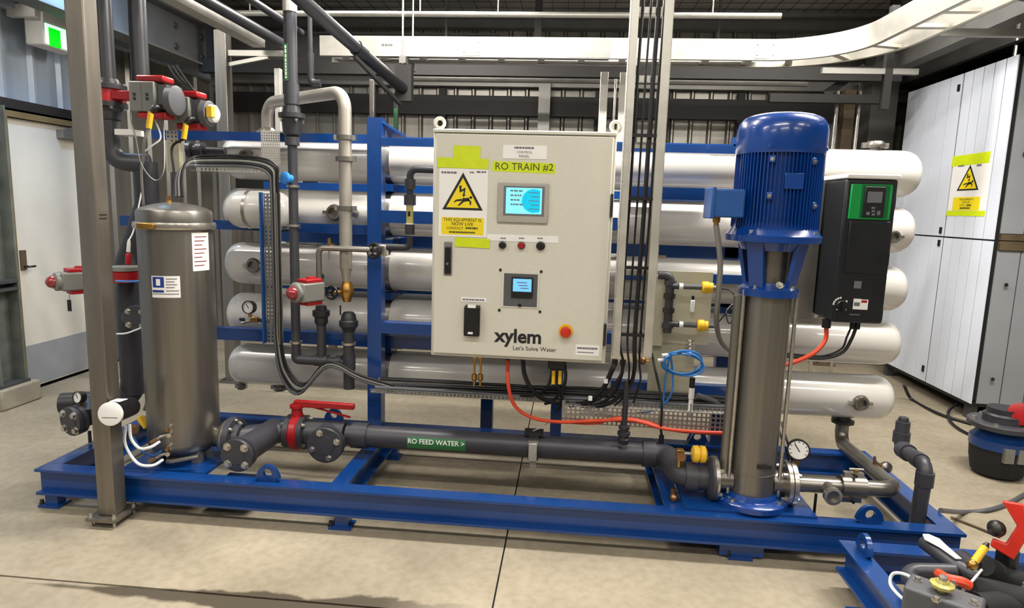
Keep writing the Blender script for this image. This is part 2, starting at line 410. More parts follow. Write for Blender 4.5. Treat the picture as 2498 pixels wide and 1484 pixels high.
# door in the left wall
dr = struct(MB().box(XL - .045, XL - .01, 1.62, 2.40, .02, 1.935).build('door_1', 'door'))
MB().box(XL - .012, XL - .006, 1.63, 2.39, .03, .33).build('kick_plate', 'door_kick', dr)
mb = MB(); mb.box(XL - .06, XL + .03, 1.50, 1.615, 0, 1.995); mb.box(XL - .06, XL + .03, 2.405, 2.5, 0, 1.995); mb.box(XL - .06, XL + .03, 1.615, 2.405, 1.94, 1.995); mb.build('door_frame', 'door_frame', dr)
q = at(57, 635, X=XL)
MB().box(XL - .01, XL + .004, q.y - .02, q.y + .025, q.z - .07, q.z + .07).build('handle_plate', 'brown_post', dr)
MB().tube([(XL + .004, q.y, q.z - .045), (XL + .045, q.y, q.z - .045), (XL + .045, q.y + .05, q.z - .045)], .008, 8, .01).build('handle', 'steel_dark', dr)
q = at(165, 330, X=XL)
MB().box(XL - .01, XL + .05, q.y - .1, q.y + .1, q.z - .03, q.z + .03).build('door_closer', 'galv_grey', dr)
MB().bar((XL + .03, q.y - .1, q.z + .02), (XL + .05, q.y + .12, q.z + .09), .02, .01).build('closer_arm', 'galv_grey', dr)

# portal frame column on its plinth, left of the door
t = thing('door_post', 'dark steel post beside the door, standing on a concrete plinth', 'post', (-1.36, 1.4, .14))
cx, cy = -1.38, 1.34
for z0, y0, y1, x0, x1, nm in ((0, -.1, -.088, -.12, .06, 'flange'), (0, .088, .1, -.12, .06, 'flange'), (0, -.09, .09, -.036, -.024, 'web')):
    MB().box(cx + x0, cx + x1, cy + y0, cy + y1, .16, 1.985).build(nm, 'post_grey', t)
MB().box(cx - .125, cx + .07, cy - .12, cy + .12, .14, .16).build('base_plate', 'galv_dark', t)
MB().box(cx - .12, cx + .065, cy - .088, cy + .088, .78, .8).box(cx - .12, cx + .065, cy - .088, cy + .088, .83, .85).build('stiffener', 'galv_dark', t)
o = MB().box(-.1, .1, -.15, .17, 0, .14).build('concrete_plinth', 'plinth', bevel=.012); o.location = (-1.38, cy, 0)
tag(o, 'low square concrete plinth under the steel column by the door', 'plinth')

# exit sign hung on the left wall
q = at(135, 92, X=XL + .16); t = thing('exit_sign', 'lit green and white exit sign box above the door', 'sign', (XL + .02, q.y, q.z - .12))
e0 = at(104, 52, X=XL + .2); e1 = at(176, 128, X=XL + .2); g0 = at(119, 66, X=XL + .21); g1 = at(150, 120, X=XL + .21)
MB().box(XL - .02, XL + .19, e0.y - .05, e0.y - .002, e0.z + .02, e0.z + .1).build('bracket', 'white_pipe', t)
MB().box(XL + .06, XL + .2, e0.y, e1.y + .06, e1.z - .005, e0.z + .07).build('box', 'white_pipe', t, bevel=.01)
c = at(140, 95, X=XL + .285)
MB().box(XL + .2, XL + .206, e0.y + .015, e1.y + .05, e1.z + .005, e0.z - .005).build('light_panel', 'sign_white', t)
MB().box(XL + .206, XL + .209, g0.y, g1.y, g1.z, g0.z).build('green_panel', 'sign_green', t)

# steel beams of the roof frame, upper left
t = thing('roof_beam', 'grey steel haunched roof beam running back along the left eaves', 'beam', (-1.05, 1.4, 2.55))
a = at(255, 60, X=-.95); b = at(425, 130, X=-.95)
MB().box(-1.06, -1.045, -2, 3.6, 2.62, 2.96).build('web', 'frame_grey', t)
MB().box(-1.14, -.96, -2, 3.6, 2.96, 2.975).build('flange', 'frame_grey', t)
MB().box(-1.14, -.96, -2, 3.6, 2.605, 2.62).build('flange', 'frame_grey', t)
for yy in (1.7, 2.05, 2.9, 3.3):
    for zz in (2.7, 2.87): MB().lathe((-1.045, yy, zz), X_, [(0, .03), (.015, .028)], 6).build('bolt', 'galv_dark', t)
MB().box(-1.14, -.96, 3.6, 3.64, 2.5, 3.05).build('end_plate', 'frame_grey', t)
t = thing('eaves_beam', 'grey steel beam across the back corner under the roof', 'beam', (-.2, 3.9, 2.75))
MB().box(-1.4, 1.6, 3.95, 3.965, 2.82, 3.06).build('web', 'frame_grey', t)
MB().box(-1.4, 1.6, 3.88, 4.03, 3.06, 3.075).build('flange', 'frame_grey', t)
MB().box(-1.4, 1.6, 3.88, 4.03, 2.8, 2.815).build('flange', 'frame_grey', t)
# ------------------------------------------------------------------ blue skid and vessel rack
SK = thing('skid_frame', 'long blue painted steel skid with the vessel rack welded on top', 'skid', (2, .45, 0))
SW, ZT, ZB = .912, .19, .068
def ibeam(a, b, name='beam', w=.075, z0=ZB, z1=ZT, parent=SK):
    a = Vector(a); b = Vector(b); mb = MB(); h = z1 - z0
    def bar(zc, ww, hh): mb.bar(a + Z_ * zc, b + Z_ * zc, ww, hh)
    bar(z1 - .006, w, .012); bar(z0 + .006, w, .012); bar((z0 + z1) / 2, .009, h - .024)
    return mb.build(name, 'blue', parent)
ibeam((0, .0375, 0), (4, .0375, 0), 'front_beam'); ibeam((0, SW - .0375, 0), (4, SW - .0375, 0), 'back_beam')
for x in (.0375, 3.9625): ibeam((x, .076, 0), (x, SW - .076, 0), 'end_beam')
for x in (1.395, 2.86): ibeam((x, .076, 0), (x, SW - .076, 0), 'cross_beam', z1=ZT - .001)
MB().box(2.9, 3.44, .045, .42, ZT - .001, ZT + .011).build('pump_plate', 'blue', SK)
MB().box(3.0, 3.42, .078, .4, ZB + .02, ZT - .014).build('pump_pad', 'blue', SK)
MB().box(.36, .76, .085, .46, ZT - .016, ZT - .002).build('filter_plate', 'blue', SK)
MB().box(.76, .98, .085, .3, ZT - .1, ZT - .088).build('drip_plate', 'blue', SK)
for x, y in ((.05, .05), (1.42, .05), (3.14, .05), (3.9, .06), (.06, SW - .05), (1.42, SW - .05), (3.14, SW - .05), (3.94, SW - .05)):
    mb = MB(); mb.box(x - (.09 if 3 < x < 3.3 else .03), x + (.09 if 3 < x < 3.3 else .03), y - .025, y + .025, .012, ZB); mb.box(x - .055, x + .045, y - .04, y + .04, 0, .012); mb.build('foot', 'blue', SK)
    bolts(SK, (x - .05, y - .02, .012), Z_, .001, 1, .009, 'steel_dark', h=.02)
def lug(px, py, Y, ax=X_):
    c = at(px, py, Y=Y); c.z = ZT; w = ax
    pts = [(-.06, 0), (.06, 0), (.05, .035), (.034, .062), (.012, .075), (-.012, .075), (-.034, .062), (-.05, .035)]
    n = 16; R = .02; mb = MB(); th = Y_ if ax == X_ else X_
    # plate with a round eye: ring of quads from the eye to the outline
    out = []; inn = []
    for i in range(n):
        a = 2 * math.pi * i / n - math.pi / 2; d = (math.cos(a), math.sin(a))
        best = 9
        for (x0, z0), (x1, z1) in zip(pts, pts[1:] + pts[:1]):
            ex, ez = x1 - x0, z1 - z0; den = d[0] * ez - d[1] * ex
            if abs(den) < 1e-9: continue
            t = ((x0) * ez - (z0 - .038) * ex) / den; u = ((x0) * d[1] - (z0 - .038) * d[0]) / den
            if t > 0 and -1e-6 <= u <= 1 + 1e-6: best = min(best, t)
        out.append((d[0] * best, .038 + d[1] * best)); inn.append((d[0] * R, .038 + d[1] * R))
    vs = [c + w * q[0] + Z_ * q[1] + th * s for s in (-.009, .009) for q in out + inn]; fs = []
    for i in range(n):
        j = (i + 1) % n; fs += [(i, j, n + j, n + i), (2 * n + i, 3 * n + i, 3 * n + j, 2 * n + j), (i, 2 * n + i, 2 * n + j, j), (n + i, n + j, 3 * n + j, 3 * n + i)]
    mb.add(vs, fs); return mb.build('lifting_lug', 'blue', SK)
lug(655, 1180, .05); lug(2118, 1283, .05); lug(815, 1040, SW - .04); lug(1700, 1080, SW - .04)
# rack columns and rails
CX, CY = 1.366, .72
MB().box(CX - .037, CX + .037, CY - .037, CY + .037, ZT, 1.85).build('column', 'blue', SK)
MB().box(CX - .037, CX + .037, CY - .037, CY + .037, 1.85, 1.855).build('column_cap', 'blue', SK)
for x in (1.9, 3.3): MB().box(x - .037, x + .037, 1.26, 1.33, 0, 1.86).build('rear_column', 'blue', SK)
def rail(x0, x1, y, pz0, pz1, px, d=.04, name='rail'):
    z1 = at(px, pz0, Y=y - d).z; z0 = at(px, pz1, Y=y - d).z
    return MB().box(x0, x1, y - d, y + d, z0, z1).build(name, 'blue', SK)
rail(CX + .038, 3.3, CY, 338, 357, 985); rail(CX + .038, 2.6, CY, 515, 545, 985); rail(CX + .038, 2.6, CY, 790, 816, 985)
rail(.1, CX - .038, .84, 322, 344, 600, .03); rail(.1, CX - .038, .84, 540, 562, 600, .03); rail(.3, CX + .3, .84, 803, 832, 600, .03)
rail(2.62, 3.3, .84, 930, 958, 1500, .03)
rail(2.62, 3.1, .84, 458, 488, 1660, .03, 'bracket')
rail(2.62, 3.4, .84, 668, 690, 1700, .03, 'rail')
for z in (.62, .92, 1.21, 1.51, 1.79): MB().box(.5, 3.75, 1.26, 1.3, z - .03, z + .03).build('rear_rail', 'blue', SK)
for x in (1.366,):
    for z in (.62, .92, 1.215, 1.515): MB().box(x - .03, x + .03, .897, 1.262, z - .02, z + .02).build('saddle_bar', 'blue', SK)
MB().prism([(CX + .037, CY - .02, 1.83), (CX + .13, CY + .1, 1.77), (CX + .037, CY + .1, 1.77)], (0, 0, .012)).build('gusset', 'blue', SK)
c = at(1357, 1000, Y=.85)
MB().box(c.x - .03, c.x + .03, .845, .905, ZT, .73).build('panel_stand', 'blue', SK)
q = at(1905, 1017, Z=.3)

# ------------------------------------------------------------------ pressure vessels
VY, VR = 1.0, .12
VZ = (1.66, 1.372, 1.066, .772, .468)
names = ('topmost', 'second', 'third', 'fourth', 'lowest')
VES = []
for i, z in enumerate(VZ):
    x0, x1 = .405, 4.145
    t = thing('pressure_vessel', '%s of the five long white membrane pressure vessels in the blue rack' % names[i], 'pressure vessel', (2.27, VY, z - VR), 'membrane pressure vessels')
    dome = [(0, 0), (.004, .04), (.012, .066), (.026, .09), (.045, .107), (.07, .117), (.1, VR)]
    L_ = x1 - x0
    prof = dome + [(L_ - d, r) for d, r in reversed(dome)]
    MB().lathe((x0, VY, z), X_, prof, 48).build('shell', 'vessel', t)
    for x in (CX,):
        MB().lathe((x - .02, VY, z), X_, [(0, VR + .001), (0, VR + .004), (.04, VR + .004), (.04, VR + .001)], 40).build('strap', 'steel', t)
    VES.append(t)
def port(i, c, axis, r=.032, l=.045):
    t = VES[i]; c = Vector(c)
    o = MB().lathe(c, axis, [(0, r * .9), (l * .4, r * .9), (l * .4, r * 1.25), (l * .62, r * 1.35), (l * .8, r * 1.25), (l, r * 1.1), (l, r * .75), (l * .55, r * .72), (l * .55, 0)], 20).build('port', 'stainless', t)
    ax = Vector(axis).normalized(); u = ax.cross(Z_) if abs(ax.dot(Z_)) < .9 else X_; u = u.normalized()
    for s in (-1, 1): MB().obox(c + ax * l * .62 + u * s * r * 1.5, (u, ax, u.cross(ax)), (r * .3, l * .25, r * .28)).build('clamp_ear', 'steel', o)
def front(px, py): return at(px, py, Y=VY - VR + .004)
for i, px, py in ((0, 605, 368), (2, 622, 642), (4, 2095, 990)):
    c = front(px, py); port(i, (c.x, VY - VR + .012, VZ[i] + .0), -Y_)
c = at(2135, 350, Y=VY); port(0, (c.x, VY, VZ[0] + VR - .012), Z_, .036, .055)
c = at(683, 945, Y=VY); port(4, (c.x, VY, VZ[4] - VR + .012), -Z_, .03)
c = at(595, 945, Y=VY); port(4, (c.x, VY - .03, VZ[4] - VR + .016), -Z_, .02)
c = at(820, 510, Y=.87); port(1, (c.x - .005, VY - VR + .012, VZ[1] + .0), -Y_, .034, .06)
for i in (2, 3):
    c = at(2200, 580 + 0 * i, Y=VY)
q = V(4.03, VY - VR + .01, VZ[1] + .03)
port(1, (4.0, VY - VR + .02, VZ[1] - .03), -Y_, .026)
dashes('vessel_marking', (at(1770, 387, Y=.89).x, VY - VR * .82, VZ[0] + VR * .6), X_, V(0, .8, .6), .16, .012, 'ink', VES[0], 7, .004)
# short capsule vessel ahead of the second row, left
z = VZ[1] + .004; a = at(556, 500, Y=.78); b = at(716, 500, Y=.78)
o = thing('short_vessel', 'short white capsule vessel behind the vertical cable tray, second row', 'pressure vessel', ((a.x + b.x) / 2, .765, z - .1))
R2 = .1; L_ = b.x - a.x
dome = [(0, 0), (.004, .03), (.014, .055), (.03, .075), (.055, .092), (.085, R2)]
MB().lathe((a.x, .765, z), X_, dome + [(L_ - d, r) for d, r in reversed(dome)], 40).build('shell', 'vessel', o)
MB().lathe((a.x + .13, .765, z), X_, [(0, R2 + .0005), (0, R2 + .003), (.018, R2 + .003), (.018, R2 + .0005)], 40).build('band', 'steel', o)

# ------------------------------------------------------------------ control panel
PY = .28; PX0, PX1, PZ0, PZ1 = 1.752, 2.552, .742, 1.762
PN = thing('control_panel', 'light grey steel control panel with touch screen, warning sign and logo', 'control panel', ((PX0 + PX1) / 2, PY + .15, PZ0))
MB().box(PX0, PX1, PY + .018, PY + .3, PZ0, PZ1).build('enclosure', 'panel', PN, bevel=.006)
DR = MB().box(PX0 + .012, PX1 - .014, PY - .004, PY + .016, PZ0 + .016, PZ1 - .022).build('door', 'panel', PN, bevel=.005)
mb = MB(); mb.box(PX0 + .002, PX1 - .002, PY - .002, PY + .02, PZ1 - .018, PZ1 - .004); mb.build('rain_lip', 'panel', PN, bevel=.003)
MB().box(PX0 + .15, PX1 - .15, PY + .3, CY - .042, 1.45, 1.5).build('mounting_strut', 'galv_grey', PN)
MB().box(PX0 + .15, PX1 - .15, PY + .3, CY - .042, .85, .9).build('mounting_strut', 'galv_grey', PN)
for z in (1.45, .88):
    MB().box(PX1 - .016, PX1 - .004, PY - .012, PY + .014, z - .05, z + .05).build('hinge', 'steel_dark', PN, bevel=.003)
for px in (1073, 1503):
    c = at(px, 297, Y=PY + .08); c.z = PZ1 + .03
    MB().ring(c, Y_, .021, .008, 28, 10).build('eye_bolt', 'panel', PN)
    MB().cyl((c.x, c.y, PZ1), (c.x, c.y, PZ1 + .008), .015).build('eye_bolt_base', 'panel', PN)
FY = PY - .004
def P(px, py, d=0.): 
    q = at(px, py, Y=FY); return V(q.x, FY - d, q.z)
def plate(name, px0, py0, px1, py1, m, d0=0., d1=.002, parent=DR, bevel=0., tilt=0.):
    a = P(px0, py0); b = P(px1, py1); a2 = P(px1, py0); b2 = P(px0, py1)
    x0 = (a.x + b2.x) / 2; x1 = (a2.x + b.x) / 2; z1 = (a.z + a2.z) / 2; z0 = (b.z + b2.z) / 2
    c = V((x0 + x1) / 2, FY - (d0 + d1) / 2, (z0 + z1) / 2); r = Matrix.Rotation(tilt, 3, 'Y')
    return MB().obox(c, (r @ X_, Y_, r @ Z_), ((x1 - x0) / 2, (d1 - d0) / 2, (z1 - z0) / 2)).build(name, m, parent, bevel=bevel)
def ptext(s, name, px0, px1, py, m='ink', d=.003, size=.02, parent=DR, bold=0., tilt=0.):
    a = P(px0, py); b = P(px1, py); r = Matrix.Rotation(tilt, 3, 'Y')
    c = P((px0 + px1) / 2, py, d)
    return text(s, name, c, r @ X_, r @ Z_, m, parent, width=b.x - a.x, size=size, bold=bold)
# name plate and tapes
plate('name_plate', 1227, 355, 1334, 388, 'white_print', 0, .003)
def pdash(name, px0, px1, py, h, m='ink_grey', d=.003, n=6, parent=DR): dashes(name, P((px0 + px1) / 2, py, d), X_, Z_, P(px1, py).x - P(px0, py).x, h, m, parent, n)
pdash('name_plate_line', 1255, 1304, 361, .008, n=8, d=.0034)
for k, (s, a, b) in enumerate((('CONTROL', 1261, 1299), ('PANEL', 1266, 1292))): ptext(s, 'name_plate_line', a, b, 372 + k * 10, 'ink_grey', .0036, .017)
plate('tape', 1201, 396, 1355, 421, 'tape', 0, .0012, tilt=.015)
ptext('RO TRAIN #2', 'handwriting', 1208, 1349, 408, 'marker', .002, .045)
plate('tape', 1107, 356, 1172, 390, 'tape', .002, .0032, tilt=.01)
plate('tape', 1068, 386, 1192, 411, 'tape', .0032, .0042, tilt=.012)
plate('tape', 1110, 581, 1195, 604, 'tape', .0032, .0042, tilt=.02)
# danger sign
SG = plate('warning_sign', 1071, 411, 1189, 578, 'white_print', 0, .002, tilt=.0)
pdash('sign_print', 1077, 1116, 421, .008, d=.0025, n=5); pdash('sign_print', 1146, 1158, 421, .006, d=.0025, n=2); pdash('sign_print', 1163, 1187, 420, .007, 'ink_grey', d=.0025, n=3)
def warn(T, U, N, c, w, h, parent, m_in='yellow_sign'):
    """yellow triangle, black rim, lightning bolt and falling figure"""
    def q(x, y, d): return Vector(c) + T * (x * w) + U * (y * h) + N * d
    MB().prism([q(-.5, 0, .0004), q(.5, 0, .0004), q(0, 1, .0004)], N * .0006).build('triangle_rim', 'ink', parent, flat=True)
    MB().prism([q(-.4, .06, .001), q(.4, .06, .001), q(0, .86, .001)], N * .0006).build('triangle', m_in, parent, flat=True)
    MB().prism([q(-.09, .64, .0016), q(-.03, .66, .0016), q(-.035, .54, .0016), q(.07, .6, .0016), q(.045, .42, .0016), q(.075, .42, .0016), q(.02, .34, .0016), q(-.01, .42, .0016), q(.015, .42, .0016), q(.02, .52, .0016), q(-.075, .46, .0016)], N * .0005).build('lightning_bolt', 'ink', parent, flat=True)
    mb = MB()
    for pl in ([(-.02, .25), (.0, .32), (.16, .33), (.15, .25), (.06, .22)], [(-.02, .3), (-.17, .27), (-.22, .2), (-.19, .2), (-.15, .23), (-.02, .24)], [(.0, .26), (-.1, .14), (-.13, .12), (-.08, .11), (.05, .23)],
               [(.14, .32), (.22, .22), (.2, .13), (.17, .15), (.18, .21), (.12, .26)]):
        mb.prism([q(x, y, .0016) for x, y in pl], N * .0005)
    mb.lathe(q(.2, .34, .0016), N, [(0, .035 * w), (.0005, .035 * w)], 14)
    mb.build('falling_figure', 'ink', parent, flat=True)
a = P(1079, 511); b = P(1178, 511)
warn(X_, Z_, -Y_, V((a.x + b.x) / 2, FY - .002, a.z), b.x - a.x, P(1130, 421).z - a.z, SG)
plate('sign_text_panel', 1077, 531, 1180, 573, 'yellow_sign', .002, .0026)
pdash('sign_text', 1136, 1166, 557, .008, 'marker', .003, 6); pdash('sign_text', 1096, 1160, 567, .007, 'marker', .003, 13)
for k, s in enumerate(('THIS EQUIPMENT IS', 'NOW LIVE', 'CONTACT')):
    w = (46, 26, 20)[k]; dx = (0, 0, -18)[k]; ptext(s, 'sign_text', 1128 + dx - w, 1128 + dx + w, 537 + 10 * k, 'ink', .003, .017)
# touch screen
HM = plate('touch_screen', 1214, 447, 1338, 544, 'panel_grey', 0, .014, bevel=.004)
plate('screen_surround', 1229, 455, 1328, 527, 'ink_grey', .014, .0155, HM, bevel=.001)
plate('screen', 1235, 459, 1322, 522, 'screen_cyan', .0155, .0165, HM)
c = P(1302, 491, .0165); rr = (P(1302, 462) - P(1302, 491)).length
pts = [c + (X_ * math.cos(a) + Z_ * math.sin(a)) * rr for a in [math.radians(70 + 220 * i / 20) for i in range(21)]]
x1 = P(1318, 490).x
pts = [V(min(q.x, x1), q.y, q.z) for q in pts] + [V(x1, c.y, c.z - rr * .9), V(x1, c.y, c.z + rr * .9)]
MB().prism(pts, (0, -.0006, 0)).build('screen_graphic', 'screen_teal', HM, flat=True)
for k in range(4): pdash('screen_text', 1246, 1278 - 4 * (k % 3), 466 + 11 * k, .006, 'ink_grey', .0172, 3 + k % 2, HM)
for k in range(5):
    plate('screen_line', 1290 + k % 2 * 6, 470 + k * 10, 1316, 471.5 + k * 10, 'ink_grey', .0172, .0175, HM)
# label strip and push buttons
plate('label_strip', 1188, 574, 1362, 590, 'white_print', 0, .002)
for px, m, r in ((1226, 'black', .0135), (1272, 'red', .0135), (1319, 'black', .016)):
    c = P(px, 599 + (px - 1272) * .02)
    o = MB().lathe(c, -Y_, [(0, r * 1.25), (.006, r * 1.25), (.008, r * 1.05)], 20).build('push_button', 'steel_dark', DR)
    MB().lathe(c - Y_ * .006, -Y_, [(0, r), (.014, r), (.017, r * .8), (.017, 0)], 20).build('button_cap', m, o)
for px in (1228, 1273, 1318): pdash('button_label', px - 7, px + 7, 581.5, .005, d=.0025, n=3)
# meter window
MW = plate('meter_window', 1222, 660, 1316, 752, 'panel', 0, .004, bevel=.002)
plate('window_recess', 1229, 668, 1311, 748, 'act_dark', .004, .005, MW)
plate('meter', 1248, 676, 1300, 726, 'black', .005, .014, MW, bevel=.002)
plate('meter_display', 1252, 680, 1297, 711, 'screen_blue', .014, .015, MW)
for k in range(3): plate('display_line', 1262 + 4 * k, 688 + 7 * k, 1286 + 2 * k, 690 + 7 * k, 'ink_grey', .015, .0154, MW)
c = P(1268, 745, .005); MB().lathe(c, -Y_, [(0, .008), (.006, .007)], 12).build('window_lock', 'black', MW)
for px, py in ((1221, 659), (1320, 663), (1218, 757), (1317, 761)):
    MB().lathe(P(px, py), -Y_, [(0, .007), (.004, .006)], 12).build('screw', 'steel_dark', DR)
# door latch and isolator
LT = plate('latch_plate', 1083, 590, 1103, 672, 'galv_grey', 0, .006, bevel=.003)
plate('latch_handle', 1086, 602, 1101, 668, 'black', .006, .016, LT, bevel=.004)
MB().lathe(P(1093, 643, .016), -Y_, [(0, .006), (.003, .005)], 12).build('key_lock', 'steel', LT)
plate('isolator_label', 1125, 726, 1187, 737, 'white_print', 0, .002)
pdash('label_text', 1129, 1183, 731.5, .006, d=.0026, n=8)
IS = plate('isolator_plate', 1135, 744, 1171, 814, 'galv_grey', 0, .004)
plate('isolator_handle', 1134, 745, 1172, 818, 'black', .004, .034, IS, bevel=.006)
plate('handle_slot', 1144, 742, 1163, 749, 'white_print', .02, .0345, IS)
plate('handle_mark', 1144, 807, 1156, 812, 'white_print', .034, .0346, IS)
# emergency stop
c = P(1380, 808); ES = MB().lathe(c, -Y_, [(0, .032), (.007, .032), (.009, .03), (.009, 0)], 28).build('emergency_stop_ring', 'yellow', DR)
MB().lathe(c - Y_ * .009, -Y_, [(0, .014), (.014, .016), (.016, .0235), (.024, .0245), (.031, .02), (.034, .01), (.034, 0)], 24).build('emergency_stop_button', 'red_bright', ES)
# logo and rating plate
ptext('xylem', 'logo', 1207, 1322, 822, 'ink', .0012, .074, bold=.028)
ptext("Let's Solve Water", 'logo_tagline', 1251, 1356, 852, 'ink', .0012, .02)
plate('rating_plate', 1404, 842, 1462, 868, 'white_print', 0, .002)
pdash('rating_text', 1408, 1458, 850, .008, 'ink_grey', .0026, 11)
plate('rating_line', 1408, 859, 1448, 861, 'ink_grey', .002, .0026)
# glands under the panel
for px in (1158, 1170, 1238, 1275, 1348, 1362, 1376, 1500, 1520):
    c = at(px, 880, Y=PY + .12); c.z = PZ0
    MB().cyl((c.x, c.y, PZ0 - .028), (c.x, c.y, PZ0), .012, .015, 8).build('cable_gland', 'black' if px > 1200 else 'brass', PN)
# ------------------------------------------------------------------ vertical multistage pump
MX, MY = 3.197, .17
def zp(py, px=1860): return at(px, py, Y=MY).z
PU = thing('vertical_pump', 'tall vertical multistage pump with blue finned motor and stainless sleeve', 'pump', (MX, MY, ZT + .011))
zb = ZT + .011
MB().lathe((MX, MY, zb), Z_, [(0, .155), (.022, .155), (.028, .148), (.034, .115), (.05, .108)], 40).build('base', 'blue_pump', PU)
bolts(PU, (MX, MY, zb + .024), Z_, .135, 4, .011, h=.014)
z1 = zp(718, 1868); z0 = zb + .04
MB().lathe((MX, MY, z0), Z_, [(0, .094), (.1, .094), (.101, .098), (.104, .098), (.105, .0935), (z1 - z0, .0935)], 48).build('sleeve', 'stainless_satin', PU)
for a in (math.radians(200), math.radians(340), math.radians(100), math.radians(20)):
    x = MX + math.cos(a) * .112; y = MY + math.sin(a) * .112
    MB().cyl((x, y, z0), (x, y, z1 + .02), .008, n=10).build('tie_rod', 'steel', PU)
MB().lathe((MX - .118, MY - .01, z0 + .02), Z_, [(0, .022), (z1 - z0 - .03, .022)], 16).build('bypass_tube', 'stainless_satin', PU)
MB().lathe((MX, MY, z1 - .002), Z_, [(0, .118), (.03, .118), (.032, .112), (.05, .09), (.055, .06)], 40).build('head_flange', 'blue_pump', PU)
bolts(PU, (MX, MY, z1 + .028), Z_, .104, 4, .009, h=.016)
c = V(MX + .01, MY - .1, z1 + .045); MB().lathe(c, V(0, -.8, .5), [(0, .016), (.012, .016), (.012, .01), (.02, .009)], 6).build('priming_plug', 'steel', PU)
z2 = zp(592, 1880); zc = z1 + .05
# bracket: four blue legs around the coupling
for a in (45, 135, 225, 315):
    a = math.radians(a); d = V(math.cos(a), math.sin(a), 0); t = V(-d.y, d.x, 0)
    p0 = V(MX, MY, zc - .02) + d * .085; p1 = V(MX, MY, z2) + d * .122
    MB().prism([p0 + d * .014 - t * .03, p0 + d * .014 + t * .03, p1 + d * .014 + t * .036, p1 + d * .014 - t * .036], -d * .016).build('bracket_leg', 'blue_pump', PU)
MB().lathe((MX, MY, z2 - .03), Z_, [(0, .118), (.03, .136)], 36).build('bracket_neck', 'blue_pump', PU)
CP = MB().cyl((MX, MY, zc), (MX, MY, z2), .034, n=20).build('shaft_coupling', 'steel', PU)
for k in range(4):
    z = zc + .022 + k * .03; MB().cyl((MX - .02, MY - .04, z), (MX + .02, MY - .04, z), .009, n=6).build('coupling_screw', 'steel_dark', CP)
MB().lathe((MX, MY, zc), Z_, [(0, .07), (z2 - zc - .02, .078)], 28).build('coupling_guard', 'stainless', PU)
z3 = zp(560, 1880)
MB().lathe((MX, MY, z2), Z_, [(0, .14), (.006, .185), (.03, .187), (.034, .18), (z3 - z2 + .03, .15)], 48).build('motor_flange', 'blue_pump', PU)
bolts(PU, (MX, MY, z2 + .032), Z_, .168, 4, .011, h=.02)
z4 = zp(372, 1895); z5 = zp(281, 1900)
MO = MB().lathe((MX, MY, z3), Z_, [(0, .148), (z4 - z3, .148)], 48).build('motor_body', 'blue_pump', PU)
for k in range(72):
    a = 2 * math.pi * k / 72; d = V(math.cos(a), math.sin(a), 0)
    if abs(math.degrees(a) - 180) < 14: continue
    MB().obox(V(MX, MY, (z3 + z4) / 2) + d * .157, (d, V(-d.y, d.x, 0), Z_), (.011, .0017, (z4 - z3) / 2 - .006)).build('fin', 'blue_pump', MO)
hh = z5 - z4
MB().lathe((MX, MY, z4 - .012), Z_, [(0, .168), (.012, .172), (.012 + hh * .55, .172), (.012 + hh * .74, .166), (.012 + hh * .88, .15), (.012 + hh * .96, .125), (.012 + hh, .1), (.012 + hh, 0)], 48).build('fan_cowl', 'blue_pump', PU)
for a in (-120, -60, -30): 
    a = math.radians(a); d = V(math.cos(a), math.sin(a), 0); MB().lathe(V(MX, MY, z4 + .01) + d * .171, d, [(0, .008), (.005, .007)], 10).build('cowl_screw', 'blue_pump', PU)
for (pa, pz) in ((-115, 395), (-60, 398), (-115, 480), (-52, 500)):
    a = math.radians(pa); d = V(math.cos(a), math.sin(a), 0); z = zp(pz)
    MB().obox(V(MX, MY, z) + d * .162, (d, V(-d.y, d.x, 0), Z_), (.011, .011, .014)).build('lifting_pad', 'blue_pump', PU, bevel=.004)
    bolts(PU, V(MX, MY, z) + d * .172, d, .001, 1, .006, h=.008)
MB().obox(V(MX + .01, MY - .165, zp(445)), (X_, Y_, Z_), (.035, .006, .03)).build('motor_name_plate', 'blue_pump', PU, bevel=.002)
# terminal box
a = at(1740, 460, Y=.06); b = at(1800, 532, Y=.06)
TB = MB().box(a.x, a.x + .125, .05, .19, b.z, a.z).build('terminal_box', 'blue_soft', PU, bevel=.008)
MB().box(a.x - .006, a.x + .01, .045, .195, b.z - .006, a.z + .006).build('terminal_box_lid', 'blue_soft', TB, bevel=.004)
MB().lathe((a.x + .03, .1, b.z), -Z_, [(0, .015), (.02, .015), (.02, .011), (.034, .009)], 8).build('terminal_gland', 'brass', TB)
# suction and discharge nozzles
zn = .29
for s in (-1, 1):
    MB().cyl((MX + s * .085, MY, zn), (MX + s * .15, MY, zn), .05, n=28).build('nozzle', 'stainless', PU)
    fx = MX + s * (.135 if s > 0 else .15)
    o = MB().lathe((fx, MY, zn), X_ * s, [(0, .095), (.016, .095), (.018, .092)], 40).build('nozzle_flange', 'steel', PU)
    bolts(o, (fx, MY, zn), -X_ * s, .075, 4, .009, h=.02)
MB().obox((MX + .02, MY - .098, zn + .1), (X_, Y_, Z_), (.03, .002, .008)).build('pump_marking', 'steel_dark', PU)
# motor supply conduit
c = V(a.x + .03, .1, b.z - .03)
cable('motor_conduit', [c, at(1757, 640, Y=.12), at(1752, 720, Y=.16), at(1748, 790, Y=.25), at(1760, 835, Y=.42), at(1785, 860, Y=.56)], .0115, 'galv_grey', 'grey flexible conduit hanging from the blue motor terminal box', 'conduit')

